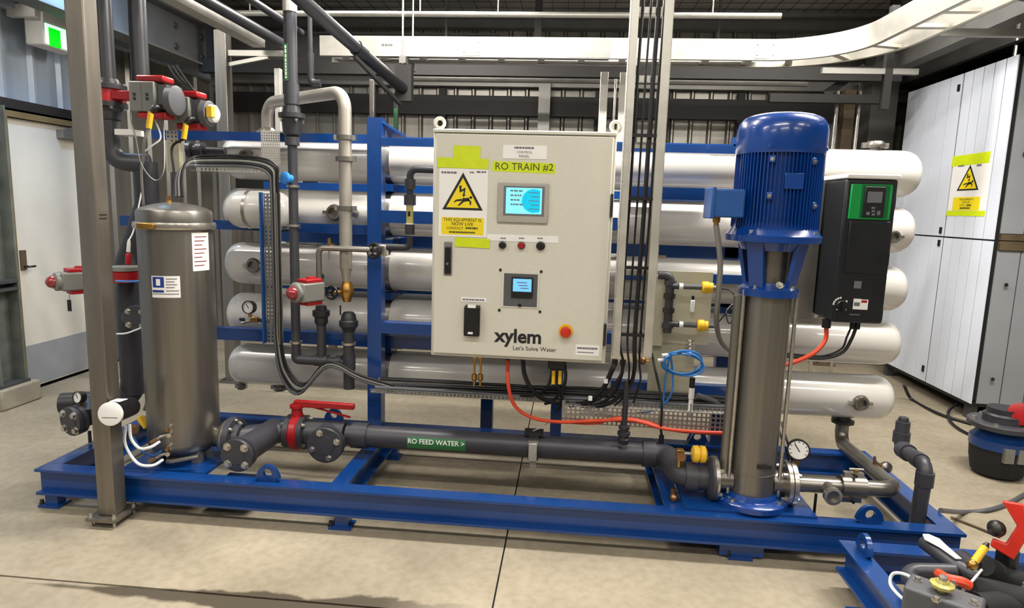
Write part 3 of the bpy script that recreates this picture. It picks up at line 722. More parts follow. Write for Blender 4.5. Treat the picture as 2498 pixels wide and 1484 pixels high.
# ------------------------------------------------------------------ variable speed drive
DY0, DY1 = .42, .70
x0 = at(2066, 437, Y=DY0).x; x1 = at(2190, 437, Y=DY0).x + .006; zt = at(2120, 437, Y=DY0).z; zl = at(2090, 789, Y=DY0).z
VD = thing('speed_drive', 'black variable speed drive with green keypad surround beside the pump motor', 'drive', ((x0 + x1) / 2, (DY0 + DY1) / 2, zl))
MB().box(x0, x1, DY0, DY1, zl, zt).build('housing', 'drive_black', VD, bevel=.01)
MB().box(x0 - .004, x1 + .006, DY0 - .012, DY1 + .004, zt, zt + .022).build('top_cover', 'white_pipe', VD, bevel=.006)
def D(px, py): q = at(px, py, Y=DY0); return q
def dplate(name, px0, py0, px1, py1, m, d0, d1, parent=VD, bevel=0.):
    a = D(px0, py0); b = D(px1, py1); a2 = D(px1, py0); b2 = D(px0, py1)
    return MB().box((a.x + b2.x) / 2, (a2.x + b.x) / 2, DY0 - d1, DY0 - d0, (b.z + b2.z) / 2, (a.z + a2.z) / 2).build(name, m, parent, bevel=bevel)
KG = dplate('keypad_surround', 2072, 450, 2173, 536, 'drive_green', -.004, .008, bevel=.004)
dplate('keypad_recess', 2098, 452, 2166, 533, 'drive_green_dark', .008, .0095, KG)
dplate('keypad', 2104, 456, 2155, 530, 'black', .0095, .016, KG, bevel=.003)
dplate('keypad_display', 2112, 468, 2148, 495, 'ink_grey', .016, .0166, KG)
dplate('keypad_button', 2109, 517, 2117, 525, 'steel', .016, .0175, KG); dplate('keypad_button', 2135, 515, 2143, 525, 'steel', .016, .0175, KG)
for k in range(3): dplate('keypad_button', 2122, 505 + 8 * k, 2130, 510 + 8 * k, 'ink_grey', .016, .0175, KG)
dplate('front_cover', 2056 + 10, 540, 2165, 668, 'drive_black', -.004, .006, bevel=.003)
dplate('cover_gap', 2060, 666, 2148, 671, 'black_matt', -.002, .001)
dplate('brand_badge', 2083, 686, 2101, 704, 'ink_grey', -.001, .002)
dplate('sticker', 2081, 729, 2099, 755, 'white_print', 0, .001); dplate('sticker', 2099, 731, 2117, 756, 'white_print', 0, .0012)
dplate('sticker_print', 2083, 738, 2097, 747, 'ink_grey', .001, .0014); dplate('sticker_print', 2101, 733, 2115, 739, 'red', .0012, .0016)
c = D(2052, 745); c.y = DY0
KN = MB().lathe(c, -Y_, [(0, .024), (.012, .024), (.016, .021), (.016, 0)], 24).build('rotary_switch', 'black', VD)
MB().box(c.x - .004, c.x + .004, c.y - .03, c.y - .016, c.z - .02, c.z + .02).build('switch_grip', 'black', KN)
dplate('switch_mark', 2062, 733, 2066, 757, 'white_print', 0, .001); dplate('switch_mark', 2040, 753, 2047, 757, 'white_print', 0, .001)
for k in range(5):
    a = math.radians(100 + 18 * k); MB().obox(c + V(math.cos(a) * .034, -.0005, math.sin(a) * .034), (X_, Y_, Z_), (.004, .0006, .004)).build('dial_tick', 'white_print', VD)
dashes('drive_print', (D(2085, 768).x, DY0, D(2085, 768).z), X_, Z_, .045, .006, 'ink_grey', VD, 5, .001)
for px in (2016, 2080, 2092):
    c = at(px, 792, Y=DY0 + .08); MB().cyl((c.x, c.y, zl - .04), (c.x, c.y, zl), .02 if px < 2050 else .012, n=10).build('cable_gland', 'black', VD)
ST = thing('drive_bracket', 'grey steel plate bracket holding the black drive on the rack', 'bracket', (x0, DY1 + .03, zl))
MB().box(x0 - .16, x0 - .004, DY1 - .05, DY1 - .042, zl - .02, zt - .0).build('side_plate', 'galv_grey', ST); MB().box(x0 - .168, x0 - .16, DY1 - .09, DY1 + .03, zl - .02, zt - .01).build('flange', 'galv', ST)
MB().box(x0 - .16, x1 + .01, DY1 + .002, DY1 + .01, zl, zt - .01).build('back_plate', 'galv_grey', ST)
for z in (1.0, 1.5): MB().box(x0, x1, DY1 + .01, .81, z - .02, z + .02).build('mounting_arm', 'galv_grey', ST)
cable('orange_motor_cable', [at(2016, 795, Y=.5), at(2013, 830, Y=.5), at(1985, 862, Y=.48), at(1935, 885, Y=.46), at(1900, 893, Y=.45), at(1850, 900, Y=.5)], .0105, 'orange_cable', 'orange cable curving from the underside of the black drive to the pump')
cable('drive_control_cable', [at(2090, 795, Y=.5), at(2076, 830, Y=.5), at(2055, 860, Y=.5), at(2010, 874, Y=.5), at(1930, 870, Y=.52), at(1880, 862, Y=.56)], .008, 'black', 'thick black cable leaving the right gland of the drive')
cable('drive_signal_cable', [at(2078, 795, Y=.5), at(2066, 822, Y=.5), at(2052, 852, Y=.5), at(2005, 869, Y=.51), at(1930, 864, Y=.53), at(1880, 858, Y=.57)], .005, 'black', 'thin black cable beside the thick one under the drive')

# ------------------------------------------------------------------ stainless filter housing
FX, FYc, FR = .56, .26, .158
def zf(py): return at(440, py, Y=FYc).z
FH = thing('filter_housing', 'tall stainless steel cartridge filter housing with domed lid and stickers', 'filter', (FX, FYc, ZT))
ztop = zf(506); zcl = zf(556); zbot = .215
MB().lathe((FX, FYc, zbot), Z_, [(0, .085), (.02, .125), (.05, .15), (.075, FR), (zcl - zbot, FR)], 56).build('body', 'stainless_satin', FH)
MB().lathe((FX, FYc, zcl - .004), Z_, [(0, FR + .004), (0, FR + .012), (.014, FR + .016), (.03, FR + .012), (.03, FR + .002)], 56).build('clamp_band', 'steel', FH)
MB().lathe((FX, FYc, zcl + .026), Z_, [(0, FR + .001), (.042, FR + .001), (.054, FR - .004), (.068, FR - .03), (.08, FR - .075), (.088, .04), (.09, 0)], 56).build('lid', 'stainless', FH)
MB().box(FX - .06, FX + .02, FYc - FR - .03, FYc - FR - .012, zcl - .002, zcl + .024).build('clamp_latch', 'brass', FH, bevel=.004)
for a in (-150, -30, 90): 
    a = math.radians(a); MB().box(FX + math.cos(a) * .11 - .02, FX + math.cos(a) * .11 + .02, FYc + math.sin(a) * .11 - .02, FYc + math.sin(a) * .11 + .02, ZT - .002, zbot + .05).build('leg', 'galv_grey', FH)
def wrap(name, px0, px1, py0, py1, m, dr=.0008, parent=FH, n=10):
    a0 = at(px0, (py0 + py1) / 2, Y=FYc).x; a1 = at(px1, (py0 + py1) / 2, Y=FYc).x
    def ang(px, py):
        o = CAM; d = at(px, py, Y=FYc) - CAM; dx, dy = d.x, d.y; ox, oy = o.x - FX, o.y - FYc
        A = dx * dx + dy * dy; B = 2 * (ox * dx + oy * dy); Cc = ox * ox + oy * oy - FR * FR; Dd = max(0, B * B - 4 * A * Cc)
        t = (-B - math.sqrt(Dd)) / (2 * A); return math.atan2(oy + t * dy, ox + t * dx), o.z + t * d.z
    py = (py0 + py1) / 2; t0, _ = ang(px0, py); t1, _ = ang(px1, py); _, z1 = ang((px0 + px1) / 2, py0); _, z0 = ang((px0 + px1) / 2, py1)
    vs = []; fs = []
    for i in range(n + 1):
        t = t0 + (t1 - t0) * i / n
        for z in (z0, z1):
            for r in (FR + dr - .0006, FR + dr): vs.append((FX + math.cos(t) * r, FYc + math.sin(t) * r, z))
    for i in range(n):
        k = i * 4; fs += [(k + 1, k + 5, k + 7, k + 3), (k, k + 2, k + 6, k + 4), (k + 2, k + 3, k + 7, k + 6), (k, k + 4, k + 5, k + 1)]
    fs += [(0, 1, 3, 2), (n * 4, n * 4 + 2, n * 4 + 3, n * 4 + 1)]
    return MB().add(vs, fs).build(name, m, parent)
mat('dark_blue_print', '#1c3c8c', .45, noise=.03)
LS = wrap('instruction_sticker', 469, 509, 568, 661, 'white_print')
for k in range(8): wrap('sticker_line', 474, 503 - (k % 3) * 5, 577 + k * 10, 579 + k * 10, 'red_clear', .0014, LS, 5)
NS = wrap('maker_sticker', 371, 440, 674, 727, 'white_print', n=8)
wrap('sticker_emblem', 373, 400, 676, 702, 'dark_blue_print', .0014, NS, 5); wrap('emblem_drop', 381, 391, 681, 697, 'white_print', .0018, NS, 4)
for k in range(4): wrap('sticker_line', 405, 432 - (k % 2) * 6, 680 + k * 7, 682 + k * 7, 'ink_grey', .0014, NS, 4)
wrap('sticker_line', 373, 400, 708, 714, 'dark_blue_print', .0014, NS, 5); wrap('sticker_line', 405, 437, 709, 711, 'ink_grey', .0014, NS, 5); wrap('sticker_line', 373, 437, 717, 719, 'ink_grey', .0014, NS, 6)
# fittings on top of the lid
tz = ztop - .02
MB().cyl((FX - .012, FYc - .02, tz), (FX - .012, FYc - .02, tz + .05), .016, .012, 10).build('vent_valve', 'brass', FH)
MB().cyl((FX - .012, FYc - .02, tz + .05), (FX - .012, FYc - .02, tz + .07), .012, n=6).build('vent_cap', 'copper', FH)
# drain line and sample valves low on the body
q0 = V(FX + .12, FYc - .09, zbot + .035)
MB().tube([V(FX, FYc - .12, zbot + .01), V(FX + .02, FYc - .175, zbot + .012), V(FX + .16, FYc - .15, zbot + .04)], .011, 10, .03).build('drain_pipe', 'stainless', FH)

# ------------------------------------------------------------------ stainless post in front
PXc, PYc = .405, -.049
PO = thing('steel_post', 'square stainless steel post bolted to the floor in front of the skid', 'post', (PXc, PYc, 0))
MB().box(PXc - .04, PXc + .04, PYc - .04, PYc + .04, .041, ZC).build('tube', 'steel_post', PO, bevel=.006)
MB().box(PXc - .068, PXc + .068, PYc - .08, PYc + .08, .028, .041).build('base_plate', 'steel_post', PO)
for sx in (-1, 1):
    for sy in (-1, 1):
        c = V(PXc + sx * .053, PYc + sy * .064, 0); MB().cyl(c, c + Z_ * .062, .006, n=8).cyl(c + Z_ * .041, c + Z_ * .052, .012, n=6).build('anchor_bolt', 'steel', PO)
for z in (1.33, 1.345): MB().box(PXc + .0405, PXc + .042, PYc - .02, PYc + .02, z, z + .004).build('weld_mark', 'steel_dark', PO)
# ------------------------------------------------------------------ pipework helpers
def vline(px, py0, py1, Y, pxr=None, py_ref=None):
    """vertical run: world x from one pixel, top and bottom from two more"""
    x = at(px, py_ref if py_ref is not None else (py0 + py1) / 2, Y=Y).x
    return x, at(px, py0, Y=Y).z, at(px, py1, Y=Y).z
def socket(mb_parent, c, axis, r, l=.04, m='pvc', name='coupling', f=1.18):
    c = Vector(c); ax = Vector(axis).normalized()
    return MB().lathe(c - ax * l / 2, ax, [(0, r * 1.01), (0, r * f), (l, r * f), (l, r * 1.01)], 24).build(name, m, mb_parent)
def blind(parent, c, axis, r, t=.022, m='pvc', nb=4, br=.012, a0=.785):
    ax = Vector(axis).normalized(); c = Vector(c)
    o = MB().lathe(c - ax * t, ax, [(0, r * .98), (.003, r), (t - .004, r), (t, r * .97), (t, r * .55), (t + .003, r * .53), (t + .003, 0)], 36).build('blind_flange', m, parent)
    MB().lathe(c - ax * (t * 2 + .003), ax, [(0, r * .98), (t, r)], 36).build('flange', m, parent)
    bolts(o, c, ax, r * .74, nb, br, 'steel', a0, .014)
    return o
def actuator(c, ax, label, w=.085, l=.12, m='act_grey', dome=True, group=None, r90=None, red=True):
    """quarter-turn electric actuator: body along ax, red caps above and below, clear dome in front"""
    c = Vector(c); ax = Vector(ax).normalized(); s = ax.cross(Z_).normalized()
    t = thing('valve_actuator', label, 'actuator', c - Z_ * w * .75, group)
    MB().obox(c, (ax, s, Z_), (l / 2, w / 2, w / 2)).build('body', m, t, bevel=.008)
    if dome:
        MB().lathe(c + ax * (l / 2 - .004), ax, [(0, w * .5), (.02, w * .5), (.026, w * .4)], 24).build('cover', m, t)
        MB().lathe(c + ax * (l / 2 + .018), ax, [(0, w * .36), (.012, w * .35), (.028, w * .26), (.036, w * .12), (.038, 0)], 24).build('position_dome', 'red_clear', t)
    if red:
        MB().obox(c + Z_ * (w / 2 + .008) - ax * .01, (ax, s, Z_), (l * .36, w * .42, .009)).build('top_cap', 'red', t, bevel=.004)
        MB().lathe(c + Z_ * (w / 2 + .016) - ax * .02, Z_, [(0, w * .28), (.01, w * .26), (.012, 0)], 18).build('top_knob', 'red', t)
        MB().obox(c - Z_ * (w / 2 + .008) - ax * .012, (ax, s, Z_), (l * .34, w * .4, .01)).build('bottom_bracket', 'red', t, bevel=.003)
    for k in (-1, 1):
        for j in (-1, 1): MB().lathe(c + s * w / 2 * 1.0 + ax * k * l * .16 + Z_ * j * w * .2, s, [(0, .006), (.003, .005)], 10).build('screw', 'steel_dark', t)
    return t

# ------------------------------------------------------------------ feed line along the front of the skid
FYp, FZ, FRp = .42, .287, .054
fp = lambda px: at(px, 1072, Y=FYp).x
FD = thing('feed_pipe', 'dark grey plastic feed water pipe with green flow label, running to the pump', 'pipe', (fp(1250), FYp, FZ - FRp))
xe = at(1590, 1105, Y=FYp).x
MB().tube([(fp(848), FYp, FZ), (xe + .075, FYp, FZ), (xe + .095, MY + .0, FZ), (MX - .175, MY, FZ)], FRp, 28, .07, 10).build('pipe', 'pvc', FD)
socket(FD, (xe - .015, FYp, FZ), X_, FRp, .06); socket(FD, (fp(880), FYp, FZ), X_, FRp, .08); socket(FD, (MX - .26, MY, FZ), X_, FRp, .05)
MB().lathe((MX - .19, MY, FZ), X_, [(0, .07), (.014, .094), (.03, .096), (.032, .09)], 36).build('stub_flange', 'pvc', FD)
lb = MB(); n = 8; vs = []; fs = []
x0, x1 = fp(999), fp(1140)
for i in range(n + 1):
    a = math.radians(-150 + 95 * i / n); 
    for x in (x0, x1):
        for r in (FRp, FRp + .0012): vs.append((x, FYp + math.sin(a) * r * 1.0, FZ - math.cos(a) * -1 * 0 + math.cos(a) * r * 0 + 0))
vs = []
for i in range(n + 1):
    a = math.radians(150 + 65 * i / n)   # front side of the pipe
    for x in (x0, x1):
        for r in (FRp + .0002, FRp + .0012): vs.append((x, FYp + math.cos(a) * r, FZ + math.sin(a) * r + .0))
for i in range(n): k = i * 4; fs += [(k + 1, k + 3, k + 7, k + 5), (k, k + 4, k + 6, k + 2), (k, k + 1, k + 5, k + 4), (k + 2, k + 6, k + 7, k + 3)]
fs += [(0, 2, 3, 1), (n * 4, n * 4 + 1, n * 4 + 3, n * 4 + 2)]
PL = MB().add(vs, fs).build('flow_label', 'pipe_label', FD)
nn = V(0, -math.cos(math.radians(8)), math.sin(math.radians(8)))
text('RO FEED WATER >', 'label_text', V((x0 + x1) / 2, FYp, FZ) + nn * (FRp + .0), X_, V(0, nn.z, -nn.y), 'white_print', PL, width=(x1 - x0) * .96, size=.034, ext=.003, bold=.02)
c = V(at(1302, 1080, Y=FYp).x, FYp, FZ)
CL = MB().lathe(c - X_ * .024, X_, [(0, FRp + .001), (0, FRp + .014), (.048, FRp + .014), (.048, FRp + .001)], 30).build('pipe_clamp', 'steel_dark', FD)
MB().box(c.x - .02, c.x + .02, FYp - FRp - .03, FYp - FRp + .01, FZ - .045, FZ + .045).build('clamp_lug', 'galv', CL, bevel=.004)
MB().box(c.x - .045, c.x + .045, FYp - .03, FYp + .03, FZ + FRp + .006, FZ + FRp + .026).build('clamp_pad', 'black', CL)
MB().bar((c.x, FYp, FZ - FRp), (c.x, FYp, FZ - FRp - .05), .03, .02).build('clamp_tail', 'galv', CL)
# flow sensor and yellow pressure transmitter on the elbow
c = at(1614, 1062, Y=FYp); cable('sensor_cable', [V(c.x, FYp, FZ + FRp + .04), at(1612, 1040, Y=.42), at(1614, 980, Y=.44), at(1600, 910, Y=.5), at(1590, 862, Y=.56)], .006, 'black', 'black sensor cable dropping to the grey elbow of the feed pipe')
MB().cyl((c.x, FYp, FZ + FRp - .01), (c.x, FYp, FZ + FRp + .04), .012, n=10).build('sensor_boss', 'black', FD)
c = V(MX - .31, MY, FZ + FRp)
t = thing('pressure_transmitter', 'yellow capped pressure transmitter with brass valve on the pump suction', 'transmitter', c)
bz = c.z + .03
MB().cyl(c - Z_ * .01, c + Z_ * .04, .011, n=8).build('nipple', 'brass', t)
MB().obox(c + V(0, 0, .05), (X_, Y_, Z_), (.016, .016, .02)).build('valve_body', 'brass', t, bevel=.003)
MB().lathe(c + V(0, -.016, .05), -Y_, [(0, .008), (.012, .01), (.02, .02), (.026, .02), (.026, 0)], 12).build('valve_knob', 'copper', t)
MB().cyl(c + V(.016, 0, .052), c + V(.05, 0, .052), .008, n=8).build('neck', 'steel', t)
MB().lathe(c + V(.05, 0, .052), X_, [(0, .024), (.006, .036), (.026, .038), (.028, .03), (.034, .03), (.036, .038), (.056, .036), (.064, .022), (.064, 0)], 24).build('head', 'yellow', t)
c2 = V(MX - .235, MY - FRp, FZ - FRp * .7)
t = thing('drain_valve', 'small copper drain valve with a short tube under the suction elbow', 'valve', c2 - Z_ * .1)
c2 = V(MX - .33, MY - .02, FZ - FRp)
MB().cyl(c2 + Z_ * .006, c2 - Z_ * .02, .012, n=8).build('nipple', 'copper', t); MB().ball(c2 - Z_ * .03 - Y_ * .02, .02, 14, 8).build('body', 'copper', t); MB().cyl(c2 - Z_ * .04, c2 - Z_ * .11, .007, n=8).build('tube', 'galv_grey', t)

# tee with blind flange, valve, strainer
TE = thing('tee_branch', 'dark grey pipe tee with a large bolted blank flange facing the room', 'pipe fitting', (fp(800), FYp, FZ - .08))
cx = fp(800)
MB().cyl((cx - .1, FYp, FZ), (cx + .09, FYp, FZ), FRp * 1.16, n=28).build('run', 'pvc', TE)
fc = at(791, 1088, Y=.25)
MB().tube([(cx, FYp, FZ), fc + Y_ * .04], .062, 28).build('branch', 'pvc', TE)
blind(TE, fc, -Y_, .087, .022, a0=.35)
BV = thing('butterfly_valve', 'red bodied butterfly valve with a long red lever on the feed pipe', 'valve', (fp(727), FYp, FZ - .1))
bx = fp(726)
MB().lathe((bx - .022, FYp, FZ), X_, [(0, .06), (0, .083), (.008, .09), (.036, .09), (.044, .083), (.044, .06)], 36).build('body', 'red', BV)
for s in (-1, 1): MB().lathe((bx + s * .022, FYp, FZ), X_ * s, [(0, .082), (.024, .085), (.026, .06), (.05, .058)], 36).build('flange', 'pvc', BV)
bolts(BV, (bx + .048, FYp, FZ), X_, .072, 4, .009, h=.012); bolts(BV, (bx - .048, FYp, FZ), -X_, .072, 4, .009, h=.012)
zt_ = at(727, 985, Y=FYp).z
MB().lathe((bx, FYp, FZ + .08), Z_, [(0, .03), (zt_ - FZ - .1, .024), (zt_ - FZ - .1, .034), (zt_ - FZ - .085, .034)], 16).build('neck', 'red', BV)
xe_ = at(864, 985, Y=FYp).x
MB().prism([(bx - .02, FYp - .014, zt_ - .012), (bx + .05, FYp - .014, zt_ - .015), (xe_, FYp - .012, zt_ - .013), (xe_, FYp - .012, zt_ + .013), (bx - .01, FYp - .014, zt_ + .018)], (0, .028, 0)).build('lever', 'red', BV, bevel=.003)
MB().bar((bx + .08, FYp, zt_ - .012), (xe_ - .02, FYp, zt_ - .055), .014, .006).build('trigger', 'red', BV)
SR = thing('strainer', 'grey plastic strainer beside the filter with a bolted round cover and gauge', 'strainer', (fp(600), FYp, FZ - .12))
sx0 = FX + FR + .06; SYp = .29
MB().cyl((sx0 + .02, SYp, FZ - .005), (bx - .048, FYp, FZ), FRp, n=28).build('run', 'pvc', SR)
fc = at(576, 1113, Y=.1)
MB().tube([(fp(672), FYp, FZ), fc + (V(fp(672), FYp, FZ) - fc) * .12], .062, 28).build('barrel', 'pvc', SR)
dd = (fc - V(fp(672), FYp, FZ)).normalized(); dd = V(dd.x * .35, dd.y, dd.z * .2).normalized()
blind(SR, fc, dd, .078, .024, br=.014)
MB().lathe((sx0 - .03, SYp, FZ), X_, [(0, .08), (.02, .095), (.024, .095)], 36).build('inlet_flange', 'steel', SR)
MB().lathe((sx0 - .004, SYp, FZ), X_, [(0, .098), (.03, .098), (.034, .07), (.06, .066)], 36).build('stub_flange', 'pvc', SR)
bolts(SR, (sx0 + .026, SYp, FZ), X_, .084, 8, .008)
MB().cyl((FX + FR - .02, SYp, FZ), (sx0 - .028, SYp, FZ), .05, n=24).build('filter_nozzle', 'stainless', SR)
c = at(580, 1038, Y=.3); gauge(c, V(.1, -1, .1), .032, 'small white dial gauge on top of the grey strainer', .03, group=None)

# ------------------------------------------------------------------ pump discharge, right
DP = thing('discharge_pipe', 'bent stainless pipe from the pump outlet up to the lowest vessel', 'pipe', (3.83, .5, .24))
dx = 3.80
dxe = at(2055, 1035, Y=VY).x
MB().tube([(MX + .16, MY, zn - .002), (dx, MY, zn - .002), (dxe, VY, zn - .09), (dxe, VY, VZ[4] - VR + .01)], .034, 24, .085, 10).build('pipe', 'stainless', DP)
MB().lathe((MX + .155, MY, zn), X_, [(0, .095), (.018, .095), (.018, .05), (.04, .036)], 40).build('flange', 'steel', DP)
bolts(DP, (MX + .176, MY, zn), X_, .075, 4, .009)
MB().lathe((dxe, VY, VZ[4] - VR - .04), Z_, [(0, .036), (.006, .058), (.022, .058), (.026, .04), (.045, .036)], 28).build('clamp', 'steel_dark', DP)
c = at(2012, 1190, Y=MY).x
MB().cyl((c, MY, zn), (c, MY - .085, zn - .012), .028, n=20).build('tee_branch', 'stainless', DP)
MB().lathe((c, MY - .075, zn - .011), -Y_, [(0, .03), (0, .037), (.02, .037), (.02, .026), (.004, .024), (.004, 0)], 20).build('branch_coupling', 'steel', DP)
MB().cyl((c - .045, MY - .03, zn - .03), (c - .045, MY - .03, zn - .13), .006, n=8).build('drain_stub', 'black', DP)
c = at(2078, 1190, Y=MY).x
for s in (-1, 1):
    MB().lathe((c - .05 + s * .0, MY, zn), X_, [(0, .036), (0, .048), (.1, .048), (.1, .036)], 24).build('pipe_coupling', 'stainless', DP) if s > 0 else None
    MB().box(c - .04, c + .04, MY - .012, MY + .012, zn + s * .046, zn + s * .066).build('coupling_lug', 'steel', DP)
    MB().cyl((c, MY - .03, zn + s * .058), (c, MY + .03, zn + s * .058), .007, n=8).build('coupling_bolt', 'steel_dark', DP)
c = at(1948, 1098, Y=MY); gauge(c, V(-.25, -1, .15), .046, 'glycerine pressure gauge on the stainless pump outlet', .06, m='black')
cable('gauge_cable', [at(1906, 1030, Y=.3), at(1918, 1070, Y=.22), at(1930, 1110, Y=.2), at(1936, 1150, Y=.18)], .005, 'black', 'thin black cable hanging beside the glycerine gauge')
cable('gauge_cable', [at(1896, 1025, Y=.3), at(1905, 1066, Y=.22), at(1920, 1105, Y=.2), at(1930, 1155, Y=.2)], .004, 'black', 'thinner black cable to the left of the gauge, next to the pump sleeve')
# sampling valve cluster on the discharge
t = thing('sample_valve', 'small brass sample valve on the bent stainless discharge pipe', 'valve', at(2145, 1135, Y=.45))
b = at(2150, 1140, Y=.45); MB().ball(b + V(.02, 0, 0), .028, 16, 8).build('body', 'stainless', t); MB().cyl(b, b + V(-.03, 0, .01), .014, n=8).build('nut', 'brass', t); MB().cyl(b + V(-.03, 0, .0), b + V(-.035, 0, .05), .01, .006, 8).build('tap', 'copper', t)
t = thing('needle_valve', 'tiny brass needle valve above the clamped discharge joint', 'valve', at(2085, 1160, Y=MY))
b = at(2088, 1155, Y=MY); MB().cyl(b - Z_ * .02, b + Z_ * .015, .01, n=8).build('body', 'brass', t); MB().cyl(b + V(-.03, 0, .018), b + V(.03, 0, .018), .004, n=8).build('handle', 'steel', t)
# dark plastic drain riser at the right end
RP = thing('drain_riser', 'dark grey plastic riser with stepped elbows at the right end of the skid', 'pipe', (3.85, .16, .08))
a = at(2243, 1262, Z=ZB + .015)
rx, ry = at(2254, 1180, Y=.16).x, .16
zc_ = at(2252, 1135, Y=ry).z
by = .42; bx_ = at(2196, 1090, Y=by).x
bz_ = at(2196, 1092, Y=by).z
tz_ = at(2197, 1028, Y=by).z
MB().tube([(rx - .01, ry, ZB + .02), (rx, ry, zc_), (bx_, by, bz_), (bx_, by, tz_)], .03, 22, .045, 8).build('pipe', 'pvc', RP)
socket(RP, (rx, ry, zc_ - .06), Z_, .03, .06); socket(RP, (bx_, by, bz_ + .05), Z_, .03, .05)
d = (V(bx_, by, bz_) - V(rx, ry, zc_)).normalized(); socket(RP, V(rx, ry, zc_) + d * .07, d, .03, .05); socket(RP, V(bx_, by, bz_) - d * .06, d, .03, .06, f=1.3)
MB().lathe((bx_, by, tz_ - .03), Z_, [(0, .024), (.04, .022), (.05, .018), (.05, 0)], 16).build('hose_tail', 'pvc_dark', RP)

# ------------------------------------------------------------------ risers left of the blue column
RX, RY = at(716, 500, Y=.6).x, .6
R1 = thing('plastic_riser', 'dark grey plastic riser with green label and flanged valve, left of the stainless pipe', 'pipe', (RX, RY, .45))
zl_ = at(735, 872, Y=RY).z; zfl = at(716, 283, Y=RY).z
MB().cyl((RX, RY, zfl + .02), (RX, RY, ZC), .031, n=22).build('upper_pipe', 'pvc', R1)
MB().cyl((RX, RY, zl_), (RX, RY, zfl - .02), .0235, n=20).build('lower_pipe', 'pvc', R1)
MB().lathe((RX, RY, zfl - .015), Z_, [(0, .045), (.004, .064), (.026, .064), (.03, .045), (.06, .04), (.06, .03)], 28).build('flange', 'pvc_dark', R1)
MB().lathe((RX, RY, zfl - .1), Z_, [(0, .03), (.01, .042), (.05, .046), (.09, .05)], 24).build('valve_body', 'pvc_dark', R1)
bolts(R1, (RX, RY, zfl - .02), -Z_, .054, 4, .007)
socket(R1, (RX, RY, at(716, 345, Y=RY).z), Z_, .03, .04); socket(R1, (RX, RY, at(716, 230, Y=RY).z), Z_, .031, .1)
MB().cyl((RX, RY, at(716, 30, Y=RY).z), (RX, RY, at(716, 5, Y=RY).z), .034, n=22).build('joint', 'galv', R1)
za, zb_ = at(706, 110, Y=RY).z, at(706, 200, Y=RY).z
LB = MB().box(RX - .021, RX - .001, RY - .033, RY - .026, zb_, za).build('flow_label', 'pipe_label', R1)
dashes('label_print', (RX - .011, RY - .033, (za + zb_) / 2), -Z_, X_, (za - zb_) * .9, .008, 'white_print', LB, 9, .001)
for py in (455, 551, 835): socket(R1, (RX, RY, at(722, py, Y=RY).z), Z_, .0235, .012, 'steel', 'pipe_clip', 1.35)
b = at(708, 437, Y=RY); MB().lathe((RX, RY - .02, b.z), V(-.5, -1, .1), [(0, .02), (.03, .022), (.03, .03), (.045, .03), (.05, .02)], 10).build('valve_handle', 'tube_blue', R1)
# manifold along the bottom
zm = at(790, 880, Y=RY).z
SX = at(843, 500, Y=RY).x; X3 = at(784, 800, Y=RY).x
MF = thing('drain_manifold', 'dark grey plastic manifold joining the three risers above the lowest vessel', 'pipe', ((RX + SX) / 2, RY, zm - .03))
MB().tube([(RX, RY, zl_ + .02), (RX, RY, zm), (SX + .01, RY, zm - .004)], .026, 20, .03).build('header', 'pvc', MF)
MB().tube([(SX + .012, RY, at(846, 765, Y=RY).z), (SX + .012, RY, at(850, 948, Y=RY).z)], .0285, 20).build('downpipe', 'pvc', MF)
socket(MF, (X3, RY, zm), X_, .026, .07); socket(MF, (SX - .04, RY, zm), X_, .026, .03); socket(MF, (SX + .012, RY, zm), Z_, .0285, .08)
MB().cyl((X3, RY, zm), (X3, RY, at(782, 770, Y=RY).z), .024, n=18).build('middle_pipe', 'pvc', MF)
zz = at(845, 785, Y=RY).z
MB().lathe((SX + .012, RY, zz - .05), Z_, [(0, .03), (.02, .04), (.03, .048), (.055, .048), (.06, .04), (.085, .036), (.1, .026)], 24).build('union', 'pvc_dark', MF)
zz = at(784, 765, Y=RY).z
MB().lathe((X3, RY, zz - .06), Z_, [(0, .026), (.015, .034), (.04, .034), (.05, .044), (.075, .044), (.08, .03), (.1, .026)], 24).build('union', 'pvc_dark', MF)
for py in (838,): socket(MF, (SX + .012, RY, at(850, py, Y=RY).z), Z_, .0285, .012, 'steel', 'pipe_clip', 1.3)
# stainless inverted U
SU = thing('stainless_loop', 'pale stainless pipe arching over from the top vessel and dropping to a valve', 'pipe', (SX, RY, .9))
zu = at(800, 228, Y=.66).z; fx_ = at(652, 300, Y=VY).x
MB().tube([(SX, RY, at(840, 655, Y=RY).z), (SX, RY, zu), (fx_, VY - .0, zu), (fx_, VY, VZ[0] + VR - .006)], .0315, 24, .085, 9).build('pipe', 'stainless_pale', SU)
zz = at(840, 690, Y=RY).z; z9 = at(840, 650, Y=RY).z
MB().lathe((SX, RY, zz), Z_, [(0, .019), (.025, .02), (z9 - zz, .0312)], 24).build('reducer', 'stainless_pale', SU)
MB().lathe((fx_, VY, VZ[0] + VR - .002), Z_, [(0, .04), (.004, .06), (.03, .062), (.036, .045), (.05, .033)], 26).build('coupling', 'steel', SU)
for py, f in ((336, 1.35), (388, 1.5), (508, 1.2)):
    z = at(840, py, Y=RY).z; o = socket(SU, (SX, RY, z), Z_, .0315, .022, 'stainless', 'clamp', f)
    for s in (-1, 1): MB().box(SX + s * .046 - .008, SX + s * .046 + .008, RY - .012, RY + .012, z - .012, z + .012).build('clamp_ear', 'steel', o)
MB().cyl((SX - .01, RY + .02, at(830, 510, Y=RY).z), (SX - .04, VY - VR - .02, VZ[1]), .022, n=16).build('side_branch', 'stainless', SU)
z = at(842, 710, Y=RY).z
GV = thing('globe_valve', 'bronze globe valve with black wheel under the stainless drop pipe', 'valve', (SX, RY, z - .05))
